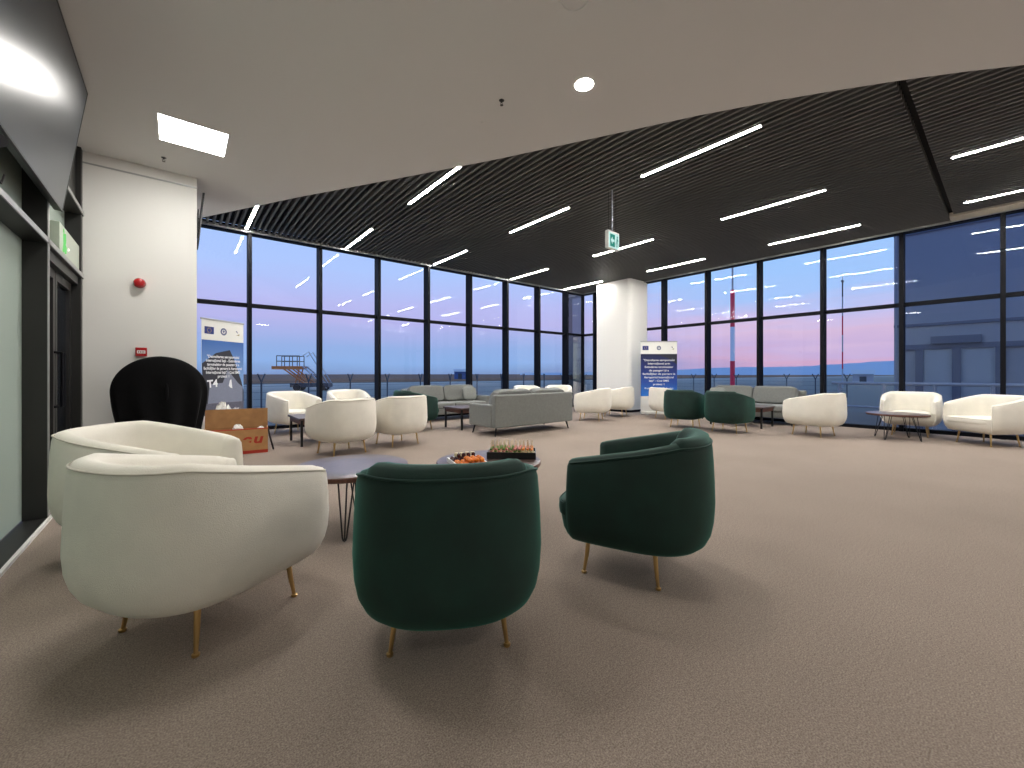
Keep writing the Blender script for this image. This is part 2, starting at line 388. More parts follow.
t_ = part('partition_transom', slab(4.84, 6.38, 2.86, 2.91), M['dark_alu'], pw, smooth=False)
part('transom_edge', slab(4.85, 6.37, 2.865, 2.905, XL, XL + .006), M['grey_alu'], t_, smooth=False)
part('partition_pane', slab(4.84, 6.36, 2.23, 2.86, GX - .02, GX), M['frosted'], pw, smooth=False)
part('partition_panel', slab(4.84, 6.38, 2.91, ZS, GX - .02, XL - .05), M['dark_alu'], pw, smooth=False)
part('partition_fin', slab(6.30, 6.39, 0, ZS, GX, XL - .01), M['dark_alu'], pw, smooth=False)
part('floor_track', slab(YN + .05, 4.79, 0, .02), M['dark_alu'], pw, smooth=False)
struct('baseboard_left', MB().box((XL + .002, YN + .05, 0), (XL + .022, 5.06, .022)), M['white_plastic'])
# the double door beyond the fin
for k, (y0, y1) in enumerate(((4.86, 5.56), (5.58, 6.29))):
    d = sempty('door_%d' % (k + 1))
    mb = MB(); X0, X1 = GX - .01, GX + .05
    mb.box((X0, y0, .01), (X1, y0 + .07, 2.10)).box((X0, y1 - .07, .01), (X1, y1, 2.10))
    mb.box((X0, y0 + .07, .01), (X1, y1 - .07, .11)).box((X0, y0 + .07, 2.02), (X1, y1 - .07, 2.10))
    part('door_frame', mb, M['dark_alu'], d, smooth=False)
    part('door_pane', MB().box((GX + .01, y0 + .07, .11), (GX + .02, y1 - .07, 2.02)), M['dark_glass'], d, smooth=False)
    yh = y1 - .035 if k == 0 else y0 + .035
    part('door_handle', MB().tube([(GX + .05, yh, .85), (GX + .10, yh, .85), (GX + .10, yh, 1.35), (GX + .05, yh, 1.35)], .012), M['black_metal'], d)
struct('trim_6', MB().box((GX - .03, 4.84, 2.10), (XL - .03, 6.30, 2.18)), M['dark_alu'])

# ------------------------------------------------------------------ ceiling lights
def strip(x, y0, y1, label):
    t = thing('linear_ceiling_light', label, 'ceiling light', (x, (y0 + y1) / 2, ZC), 0, 'linear lights in the slatted ceiling')
    h = (y1 - y0) / 2
    part('light_housing', MB().box((-.034, -h - .012, -.004), (-.026, h + .012, .075)).box((.026, -h - .012, -.004), (.034, h + .012, .075)).box((-.034, -h - .012, .06), (.034, h + .012, .075))
         .box((-.026, -h - .012, -.004), (.026, -h, .06)).box((-.026, h, -.004), (.026, h + .012, .06)), M['black_slat'], t, smooth=False)
    part('light_diffuser', MB().box((-.016, -h, -.006), (.016, h, .02)), M['light_strip'], t, smooth=False)
R1, R2, R3, R4, R5 = (7.97, 9.54), (4.80, 6.40), (1.82, 3.38), (-1.10, 0.49), (-2.98, -1.42)
strip(1.03, *R1, 'linear ceiling light farthest left, its near end hidden by the white soffit edge')
strip(2.95, *R1, 'short-looking linear light near far windows, second from the left in that row')
strip(5.17, *R1, 'linear light near far windows, third from the left in that row')
strip(7.77, *R1, 'linear light near far windows, fourth from the left in that row')
strip(10.1, *R1, 'linear light just left of the white corner column')
strip(3.00, *R2, 'bright linear light touching the white soffit edge, above the middle far windows')
strip(5.19, *R2, 'linear light in middle row, left of the hanging exit sign')
strip(7.79, *R2, 'linear light right behind the hanging exit sign')
strip(10.1, *R2, 'linear light right of the white corner column, near the right windows')
strip(5.19, *R3, 'largest bright linear light, upper centre of the slatted ceiling')
strip(7.78, *R3, 'linear light right of centre, second from right windows in its row')
strip(10.1, *R3, 'linear light closest to the right windows, right of centre')
strip(7.92, *R4, 'upper linear light cut by the right picture edge')
strip(10.16, *R4, 'lower linear light cut by the right picture edge')
strip(7.92, -3.0, -1.5, 'added unseen linear light outside the right of the view, upper one'); strip(10.16, -3.0, -1.5, 'added unseen linear light outside the right of the view, lower one')  # two strips added off view for more room light

def panel(x, y, label):
    t = thing('panel_ceiling_light', label, 'ceiling light', (x, y, ZS), 0, 'square panel lights in the white soffit')
    h = .27
    part('light_frame', MB().box((-h - .015, -h - .015, -.006), (-h, h + .015, .01)).box((h, -h - .015, -.006), (h + .015, h + .015, .01)).box((-h, -h - .015, -.006), (h, -h, .01)).box((-h, h, -.006), (h, h + .015, .01)), M['white_plastic'], t, smooth=False)
    part('light_diffuser', MB().box((-h, -h, -.004), (h, h, .01)), M['light_panel'], t, smooth=False)
panel(0.12, 5.29, 'square panel light in the white soffit near the white wall')
panel(0.12, 2.50, 'added unseen square panel light in the white soffit over the left partition')  # unseen panel, added for room light and the television's highlight
panel(0.12, -2.4, 'added unseen square panel light in the white soffit behind the viewpoint')  # unseen panel added to light the room from behind
def downlight(x, y, label):
    t = thing('round_downlight', label, 'ceiling light', (x, y, ZS), 0, 'round downlights in the white soffit')
    part('light_trim', MB().lathe([(.085, .0), (.09, -.006), (.078, -.010), (.072, -.004), (.072, .0)], 32), M['white_plastic'], t)
    part('light_diffuser', MB().lathe([(.071, .01), (.071, -.003), (.04, -.008)], 32), M['light_down'], t)
downlight(2.63, 2.26, 'round bright downlight in the white soffit, upper centre')
panel(3.2, -3.6, 'added unseen square panel light in the white soffit behind the right of the viewpoint')  # panel added out of sight to light the foreground from the rear right
downlight(3.3, -1.5, 'added unseen round downlight in the white soffit behind the viewpoint'); downlight(5.6, -2.6, 'added unseen round downlight in the white soffit far behind the right of view')  # both downlights added unseen, to light the near armchair and foreground
t = thing('ceiling_speaker', 'dim round flush ring in the white soffit at top edge above the downlight', 'speaker', (1.98, 1.78, ZS))
part('speaker_ring', MB().lathe([(.10, .0), (.105, -.005), (.09, -.009), (.085, -.003), (.085, 0)], 32), M['white_ceiling'], t)
part('speaker_grille', MB().lathe([(.084, .006), (.084, -.002), (.03, -.004)], 32), M['white_ceiling'], t)

def sprinkler(x, y, label):
    t = thing('fire_sprinkler', label, 'sprinkler', (x, y, ZS), 0, 'sprinklers under the white soffit'); t.scale = (.7, .7, .7)
    part('sprinkler_rose', MB().lathe([(.034, 0), (.034, -.004), (.018, -.012)], 20), M['black_plastic'], t)
    mb = MB().tube([(0, 0, -.008), (0, 0, -.03)], .009)
    mb.tube([(.012, 0, -.03), (.018, 0, -.045), (.004, 0, -.06)], .003).tube([(-.012, 0, -.03), (-.018, 0, -.045), (-.004, 0, -.06)], .003)
    part('sprinkler_body', mb, M['black_plastic'], t)
    part('sprinkler_deflector', MB().lathe([(.02, -.060), (.021, -.063), (.004, -.064)], 20), M['black_plastic'], t)
sprinkler(2.22, 2.86, 'small dark sprinkler head left of the round downlight')
sprinkler(-0.13, 6.02, 'small dark sprinkler head beside the square panel light')
t = tag(link('sensor_cap', MB().lathe([(.02, 0), (.02, -.006), (.01, -.010)], 20).mesh('sensor_cap', M['white_ceiling'])), 'tiny pale sensor cap in the soffit, below the sprinkler near the downlight', 'sensor'); t.location = (2.27, 3.22, ZS)

# hanging exit sign
sg = thing('hanging_exit_sign', 'small lit green and white exit sign hanging on a rod from slatted ceiling', 'sign', (5.22, 3.92, 0), math.radians(3))
zs = 3.085
part('sign_rod', MB().tube([(0, 0, zs + .30), (0, 0, ZC + .02)], .012), M['steel_grey'], sg)
part('sign_rod', MB().tube([(-.10, 0, zs + .28), (-.10, 0, ZC + .02)], .003), M['black_metal'], sg); part('sign_rod', MB().tube([(.10, 0, zs + .28), (.10, 0, ZC + .02)], .003), M['black_metal'], sg)
body = part('sign_case', MB().box((-.15, -.03, zs), (.15, .03, zs + .275)), M['white_plastic'], sg, smooth=False, bevel=.008)
fc = part('sign_face', MB().box((-.14, -.033, zs + .01), (.14, -.0295, zs + .245)), M['sign_glow'], sg, smooth=False)
mb = MB()   # green square with a white left arrow on it, running figure to the right
mb.box((-.105, -.036, zs + .03), (.02, -.0325, zs + .22))
part('sign_pictogram', mb, M['sign_green'], fc, smooth=False)
ar = MB().add([(-.095, -.0375, zs + .125), (-.045, -.0375, zs + .185), (-.045, -.0375, zs + .145), (.005, -.0375, zs + .145), (.005, -.0375, zs + .105), (-.045, -.0375, zs + .105), (-.045, -.0375, zs + .065)], [(0, 1, 2, 3, 4, 5, 6)])
part('sign_arrow', ar, M['sign_glow'], fc, smooth=False)
mb = MB().ellipsoid((.085, -.034, zs + .20), .014, .003, .014)
mb.tube([(.08, -.034, zs + .18), (.075, -.034, zs + .12)], .010).tube([(.075, -.034, zs + .12), (.105, -.034, zs + .09), (.10, -.034, zs + .05)], .006).tube([(.075, -.034, zs + .12), (.05, -.034, zs + .09), (.06, -.034, zs + .04)], .006).tube([(.08, -.034, zs + .17), (.11, -.034, zs + .14)], .005)
part('sign_figure', mb, M['sign_green'], fc)

# lit exit box above the door in the partition
t = thing('wall_exit_sign', 'long pale greenish exit sign over the door in the dark partition', 'sign', (XL - .10, 5.36, 2.24))
part('sign_case', MB().box((0, 0, 0), (.08, .92, .27)), mat('sign_case_acrylic', (.50, .56, .46, 1), .3), t, smooth=False, bevel=.004)
mb = MB().ellipsoid((.082, .155, .225), .003, .022, .022).tube([(.082, .155, .20), (.082, .165, .11)], .014).tube([(.082, .165, .11), (.082, .12, .03)], .010).tube([(.082, .165, .11), (.082, .215, .085), (.082, .205, .03)], .010).tube([(.082, .155, .185), (.082, .215, .15)], .008)
part('sign_figure', mb, M['exit_green'], t)
part('sign_lamp', MB().ellipsoid((.082, .36, .10), .006, .014, .012), M['white_led'], t)

# ------------------------------------------------------------------ televisions
def tv(name, label, width, height, loc, rz, tilt, stand=0.2, thick=.05):
    t = thing(name, label, 'television', loc, rz)   # local: screen faces +X, width along Y, origin at the lower edge
    R = Matrix.Rotation(tilt, 4, 'Y'); w = width / 2
    part('tv_back', MB().box((-thick, -w, 0), (-.008, w, height), M4=R), M['black_plastic'], t, smooth=False, bevel=.006)
    b = .012
    mb = MB().box((-.008, -w, 0), (.002, w, b), M4=R).box((-.008, -w, height - b), (.002, w, height), M4=R).box((-.008, -w, b), (.002, -w + b, height - b), M4=R).box((-.008, w - b, b), (.002, w, height - b), M4=R)
    part('tv_bezel', mb, M['black_plastic'], t, smooth=False)
    part('tv_screen', MB().box((-.008, -w + b, b), (0, w - b, height - b), M4=R), M['screen'], t, smooth=False)
    z = height * .45
    c = R @ Vector((-thick, 0, z))
    part('tv_bracket', MB().box((c.x - stand, -.05, z - .04), (c.x, .05, z + .04)).box((c.x - stand, -.16, z - .15), (c.x - stand + .015, .16, z + .15)), M['black_steel'], t, smooth=False)
    return t
big = tv('wall_television', 'huge wall-mounted television tilted down at the upper left corner', 1.90, 1.06, (-0.75, 4.05, 2.50), 0, math.radians(8), .10)
small = tv('wall_television', 'small television on far side of white wall, seen edge-on', .60, .60, (0.205, 6.83, 2.87), 0, math.radians(5), .02, .02)
# small black camera with a cable under the big television
t = thing('security_camera', 'small black camera with dangling cable on the partition under the big television', 'camera', (XL + .03, 3.47, 2.42))
part('camera_body', MB().tube([(-.02, 0, 0), (.03, -.05, -.02)], .034, 12), M['black_plastic'], t)
part('camera_bracket', MB().box((-.07, -.03, -.03), (-.02, .03, .10)), M['black_plastic'], t, smooth=False)
part('camera_cable', MB().tube([(-.05, .05, .08), (-.045, .16, .0), (-.045, .24, -.12), (-.045, .32, -.14), (-.05, .40, -.06)], .005), M['black_plastic'], t)

# fire alarm sounder and call point
t = thing('fire_alarm_sounder', 'round red fire alarm sounder high on the white wall', 'alarm', (-0.35, 6.40, 2.20))
Ry = Matrix.Rotation(PI / 2, 4, 'X')
part('sounder_base', MB().lathe([(.052, 0), (.056, .02), (.05, .035)], 28, M4=Ry), M['red_plastic'], t)
part('sounder_dome', MB().lathe([(.05, .035), (.054, .055), (.045, .085), (.02, .10)], 28, M4=Ry), M['red_plastic'], t)
t = thing('fire_call_point', 'small square red fire call point with white label below the sounder', 'alarm', (-0.335, 6.40, 1.40))
part('call_point_case', MB().box((-.05, -.045, -.045), (.05, 0, .055)), M['red_plastic'], t, smooth=False, bevel=.006)
part('call_point_plate', MB().box((-.036, -.048, -.012), (.036, -.044, .022)), M['white_plastic'], t, smooth=False)
mb = MB()
for k in range(4): mb.box((-.026 + k * .015, -.0495, -.004), (-.018 + k * .015, -.0478, .013))
part('call_point_mark', mb, M['red_plastic'], t, smooth=False)

# ------------------------------------------------------------------ armchairs
def plan(u, a=.46, b=.42, xc=-.06):
    c, s = math.cos(u), math.sin(u)
    n = 2.5 + 2.7 * max(0, min(1, (c + .15) / .6))
    return Vector((xc + a * math.copysign(abs(c) ** (2 / n), c), b * math.copysign(abs(s) ** (2 / n), s)))
def plan_n(u, *k):
    d = plan(u + .004, *k) - plan(u - .004, *k); d.normalize()
    return Vector((-d.y, d.x))       # inward normal for counter-clockwise curve
def sm(t): t = max(0, min(1, t)); return t * t * (3 - 2 * t)
LOWS = {'green': [(.17, .190), (.11, .195), (.068, .210), (.038, .235), (.018, .275), (.006, .335), (0.0, .43)],
        'white': [(.21, .190), (.155, .194), (.108, .206), (.070, .227), (.041, .258), (.020, .300), (.006, .355), (0.0, .43)]}
def chair_meshes(kind):
    green = kind == 'green'; LOW = LOWS[kind]
    K = (.412, .40, -.06) if green else (.438, .428, -.047)
    hb, ha = (.785, .665) if green else (.795, .655)
    tip = .255 if green else .355
    fab, pip = (M['green_velvet'], M['green_piping']) if green else (M['white_fabric'], M['white_piping'])
    def hh(x): return hb + (ha - hb) * max(0, min(1, (x + .34) / (tip + .34)))
    # u where the arm tip lies
    u0 = .05
    while plan(u0, *K).x > tip: u0 += .004
    N = 72; us = [u0 + (2 * PI - 2 * u0) * i / N for i in range(N + 1)]
    def section(u, shr=0.0, fwd=0.0):
        p, nn = plan(u, *K), plan_n(u, *K); h = hh(p.x)
        top = [(.004, .46 + (h - .46) * .30), (.009, .46 + (h - .46) * .62), (.015, .46 + (h - .46) * .86), (.022, h - .018), (.036, h), (.065, h + .010), (.095, h + .002), (.115, h - .022), (.128, h - .07), (.138, .46 + (h - .46) * .45), (.145, .40), (.15, .33)]
        prof = LOW + top
        out = []
        for d, z in prof:
            d2 = .075 + (d - .075) * (1 - shr); z2 = z if shr == 0 else (z - (z - .44) * shr * .12)
            q = p + nn * d2
            out.append(Vector((q.x + fwd, q.y, z2)))
        return out
    rs = []
    for k in (3, 2, 1): a = k / 3 * PI / 2; rs.append(section(u0, .93 * (1 - math.cos(a)), .036 * math.sin(a)))
    rs += [section(u) for u in us]
    for k in (1, 2, 3): a = k / 3 * PI / 2; rs.append(section(us[-1], .93 * (1 - math.cos(a)), .036 * math.sin(a)))
    shell = MB().rings(rs).mesh('chair_shell', fab, True, 60)
    # lower tub with underside
    U = [2 * PI * i / 64 for i in range(64)]
    def loop(d, z): return [Vector((*(plan(u, *K) + plan_n(u, *K) * d), z)) for u in U]
    base = MB().rings([loop(d + .005, z + .002) for d, z in LOW] + [loop(.01, .36 + .05)]).mesh('chair_base', fab, True, 60)
    # seat cushion
    def sloop(extra, z):
        r = []
        for u in U:
            p = plan(u, *K); t = sm((p.x - tip + .05) / .09)
            d = .148 * (1 - t) + (-.004) * t + extra
            q = p + plan_n(u, *K) * d; r.append(Vector((q.x, q.y, z)))
        return r
    def shr(z, s): return [Vector((.0 + (v.x - 0) * s, v.y * s, z)) for v in sloop(.03, z)]
    seat = MB().rings([sloop(.02, .345), sloop(.004, .36), sloop(0, .385), sloop(.002, .412), sloop(.012, .43), sloop(.03, .44), shr(.447, .8), shr(.452, .5), shr(.453, .2)]).mesh('seat_cushion', fab, True, 60)
    # piping round the rim and along the front of the seat
    pts = []
    for u in us: p = plan(u, *K); q = p + plan_n(u, *K) * .019; pts.append((q.x, q.y, hh(p.x) - .014))
    pr = MB().tube(pts, .0055 if green else .0045, 8).mesh('rim_piping', pip)
    fp = [v for v in sloop(.006, .424)]
    order = [v for v in fp[48:] + fp[:17] if v.x > tip - .02]
    sp = MB().tube(order, .005, 8).mesh('seat_piping', pip)
    back = None
    if green:   # padded roll that wraps over the back between two folded corners
        rs = []; B = 30; ub0, ub1 = PI - .98, PI + .98
        for i in range(B + 1):
            u = ub0 + (ub1 - ub0) * i / B; p, nn = plan(u, *K), plan_n(u, *K); h = hh(p.x) + .010
            e = min(i, B - i) / 3.0; g = 1 if e >= 1 else math.sqrt(max(.05, 1 - (1 - e) ** 2))
            ring = []
            for d, z in [(.024, h - .022), (.034, h + .008), (.062, h + .022), (.10, h + .018), (.135, h - .01), (.152, h - .06), (.168, .56), (.17, .44), (.10, .42), (.09, h - .05)]:
                dd = .09 + (d - .09) * (.9 + .1 * g); zz = z if z < h - .04 else h - .04 + (z - h + .04) * g
                q = p + nn * dd; ring.append(Vector((q.x, q.y, zz)))
            rs.append(ring)
        back = MB().rings(rs).mesh('back_cushion', fab, True, 60)
    legs = []; FX = .18 if green else .215
    for sx, sy in ((1, 1), (1, -1), (-1, 1), (-1, -1)):
        legs.append((MB().tube([(sx * FX, sy * .215, .235), (sx * (FX + .012), sy * .228, .10), (sx * (FX + .024), sy * .240, .008)], [.0145, .0115, .008], 12).mesh('chair_leg', M['brass']),
                     MB().lathe([(.013, .0), (.015, .003), (.015, .011), (.011, .014)], 14, c=(sx * (FX + .0245), sy * .2405)).mesh('foot_cap', M['brass'])))
    return dict(shell=shell, base=base, seat=seat, pr=pr, sp=sp, back=back, legs=legs)
CM = {'green': chair_meshes('green'), 'white': chair_meshes('white')}
def armchair(kind, x, y, az, label, group=None, s=1.0):
    c = CM[kind]
    t = thing('tub_armchair', label, 'armchair', (x, y, 0), math.radians(az), group)
    t.scale = (s, s, s)
    link('chair_shell', c['shell'], t); link('chair_base', c['base'], t); link('seat_cushion', c['seat'], t)
    link('rim_piping', c['pr'], t); link('seat_piping', c['sp'], t)
    if c['back']: link('back_cushion', c['back'], t)
    for lm, fm in c['legs']:
        l = link('chair_leg', lm, t); link('foot_cap', fm, l)
    return t
GW, GG = 'cream white tub armchairs', 'dark green velvet tub armchairs'
armchair('white', 0.135, 2.43, 31, 'big cream tub armchair in the left foreground, seen from its side and back', GW)
armchair('white', -0.105, 3.66, -32, 'cream tub armchair tucked behind the big foreground one, near the black-draped round object', GW)
armchair('green', 0.98, 1.65, 58, 'dark green velvet armchair front centre with its back to the viewer', GG)
armchair('green', 2.12, 1.47, 113, 'dark green velvet armchair in right foreground, turned sideways facing left', GG)
armchair('white', 1.75, 8.88, -68, 'cream armchair by the far window facing us, right of the cardboard box', GW)
armchair('white', 2.84, 9.05, -95, 'cream armchair at the far window, mostly hidden behind another, only its back top showing', GW)
armchair('white', 1.85, 6.20, 101, 'cream armchair with its back to us, beside the dark rectangular table near the box', GW)
armchair('white', 2.80, 6.42, 99, 'cream armchair with its back to us, in front of a half-hidden green armchair', GW)
armchair('green', 3.84, 7.83, 8, 'green armchair half hidden behind a cream one, near the far-window grey sofa', GG)
armchair('white', 7.95, 8.95, -112, 'left cream armchair peeping over the grey sofa with its back to us', GW)
armchair('white', 8.98, 8.75, -140, 'right cream armchair peeping over the grey sofa with its back to us', GW)
armchair('white', 8.02, 6.66, 118, 'cream armchair just right of the grey sofa end, seen from behind', GW)
armchair('white', 9.32, 6.88, 112, 'cream armchair in front of the white corner column', GW)
armchair('white', 9.86, 5.62, -30, 'cream armchair in front of the navy banner, partly hidden by a green one', GW)
armchair('green', 8.53, 4.48, 8, 'left one of two green armchairs near the right windows', GG)
armchair('green', 8.53, 3.56, -4, 'right one of two green armchairs near the right windows', GG)
armchair('white', 9.28, 2.36, 79, 'cream armchair seen from the side, right of the two green ones', GW)
armchair('white', 10.74, 1.20, 183, 'cream armchair facing us behind the small round table at the right windows', GW)
armchair('white', 10.24, 0.24, 143, 'cream armchair cut by the right picture edge, facing left', GW)

# ------------------------------------------------------------------ round hairpin tables
def table_meshes(r):
    top = MB().lathe([(r - .03, .418), (r - .006, .420), (r, .426), (r, .449), (r - .004, .4535)], 64)
    topm = MB().rings([[Vector((rr * math.cos(2 * PI * i / 64), rr * math.sin(2 * PI * i / 64), z)) for i in range(64)] for rr, z in ((r - .004, .4535), (r - .008, .455), (r * .5, .455), (.02, .455))], cap0=False).mesh('table_top', M['table_wood'])
    rim = top.mesh('table_rim', M['table_edge'])
    legs = []
    for k in range(4):
        a = PI / 4 + k * PI / 2; c, s = math.cos(a), math.sin(a); R0, R1 = r * .60, r * .80
        def P(rad, tan, z): return (c * rad - s * tan, s * rad + c * tan, z)
        mb = MB().tube([P(R0, -.055, .418), P(R1 - .005, -.014, .03), P(R1, -.008, .010), P(R1, 0, .006), P(R1, .008, .010), P(R1 - .005, .014, .03), P(R0, .055, .418)], .0055, 8)
        mb.tube([P(R0 - .05, 0, .418), P(R1 - .004, 0, .012)], .0055, 8)
        mb.box((c * R0 - .06, s * R0 - .06, .412), (c * R0 + .06, s * R0 + .06, .418))
        legs.append(mb.mesh('hairpin_leg', M['black_steel']))
    return topm, rim, legs
TM = table_meshes(.42)
def table(x, y, rz, label):
    t = thing('round_coffee_table', label, 'coffee table', (x, y, 0), math.radians(rz), 'round dark wood coffee tables')
    link('table_top', TM[0], t); link('table_rim', TM[1], t)
    for l in TM[2]: link('hairpin_leg', l, t)
table(1.02, 3.19, 20, 'round dark wood table between the big cream armchair and front green armchair')
table(1.95, 2.68, 30, 'round dark wood table under the party food trays')
table(9.85, 1.27, 25, 'round dark hairpin table at far right before the cream armchairs')

# rectangular low tables with straight black legs
def rect_table(x0, y0, x1, y1, label):
    cx_, cy_ = (x0 + x1) / 2, (y0 + y1) / 2; a, b = (x1 - x0) / 2, (y1 - y0) / 2
    t = thing('rectangular_coffee_table', label, 'coffee table', (cx_, cy_, 0), 0, 'rectangular dark wood coffee tables')
    part('table_top', MB().box((-a, -b, .415), (a, b, .45)), M['table_wood'], t, smooth=False, bevel=.006)
    ap = MB().box((-a + .03, -b + .03, .345), (a - .03, -b + .05, .415)).box((-a + .03, b - .05, .345), (a - .03, b - .03, .415)).box((-a + .03, -b + .05, .345), (-a + .05, b - .05, .415)).box((a - .05, -b + .05, .345), (a - .03, b - .05, .415))
    part('table_apron', ap, M['table_edge'], t, smooth=False)
    for sx in (-1, 1):
        for sy in (-1, 1):
            px_, py_ = sx * (a - .045), sy * (b - .045)
            part('table_leg', MB().box((px_ - .017, py_ - .017, 0), (px_ + .017, py_ + .017, .415)), M['black_steel'], t, smooth=False, bevel=.003)
rect_table(1.46, 7.04, 2.50, 7.92, 'dark rectangular table between the cream armchairs, right of the cardboard box')
rect_table(4.44, 7.06, 5.60, 7.80, 'dark rectangular table in front of the grey sofa at far window')
rect_table(9.42, 3.26, 10.12, 4.40, 'dark rectangular table in front of the grey sofa at right windows')

# ------------------------------------------------------------------ sofas (local: faces +X, length along Y)
def sofa(x, y, az, L, label, pillows, cushions=2, cb=.86):
    t = thing('grey_sofa', label, 'sofa', (x, y, 0), math.radians(az), 'grey two-seat sofas')
    h = L / 2
    part('sofa_base', MB().box((-.36, -h + .06, .16), (.40, h - .06, .30)), M['grey_fabric'], t, smooth=False, bevel=.02)
    part('sofa_back', MB().box((-.45, -h, .16), (-.335, h, .77)), M['grey_fabric'], t, smooth=False, bevel=.03)
    for s in (-1, 1):
        part('sofa_arm', MB().box((-.33, s * h - (.11 if s > 0 else 0), .16), (.42, s * h + (.11 if s < 0 else 0), .58)), M['grey_fabric'], t, smooth=False, bevel=.03)
    w = (L - .24) / cushions
    for k in range(cushions):
        yc = -h + .12 + w * (k + .5)
        part('seat_cushion', MB().box((-.31, yc - w / 2 + .004, .30), (.43, yc + w / 2 - .004, .44)), M['grey_fabric'], t, smooth=False, bevel=.035)
        R = Matrix.Translation((-.22, yc, .645)) @ Matrix.Rotation(math.radians(-14), 4, 'Y')
        part('back_cushion', MB().ellipsoid((0, 0, 0), .10, w / 2 - .01, (cb - .44) / 2, .30, .20, 48, 26, M4=R), M['grey_fabric_dark'], t)
    for yc, rot, sz, plab in pillows:
        ca, sa = math.cos(math.radians(az)), math.sin(math.radians(az)); lx = -.03
        p = thing('throw_pillow', plab, 'pillow', (x + lx * ca - yc * sa, y + lx * sa + yc * ca, .445), math.radians(az) + rot)
        R = Matrix.Translation((0, 0, sz * .96)) @ Matrix.Rotation(math.radians(-22), 4, 'Y')
        part('pillow_cover', MB().ellipsoid((0, 0, 0), .075, sz, sz, .55, .25, 40, 22, M4=R), M['grey_fabric'], p)
    for sx, sy in ((1, 1), (1, -1), (-1, 1), (-1, -1)):
        part('sofa_leg', MB().tube([(sx * .34, sy * (h - .10), .17), (sx * .37, sy * (h - .06), 0)], [.022, .011], 10), M['black_steel'], t)
    return t
sofa(5.32, 9.15, -90, 2.15, 'grey sofa against the far window facing us, with a small pillow', [(.70, -.25, .19, 'small grey throw pillow at the right end of the far-window sofa')])
sofa(5.45, 6.33, 90, 2.06, 'grey sofa in the middle with its back to us', [(.62, -.3, .19, 'small grey throw pillow at left end of the sofa with its back to us')])
sofa(10.78, 4.02, 180, 2.10, 'grey sofa against the right windows, behind the green armchairs', [(-.78, .3, .19, 'small grey throw pillow at the left end of the right-window sofa')])

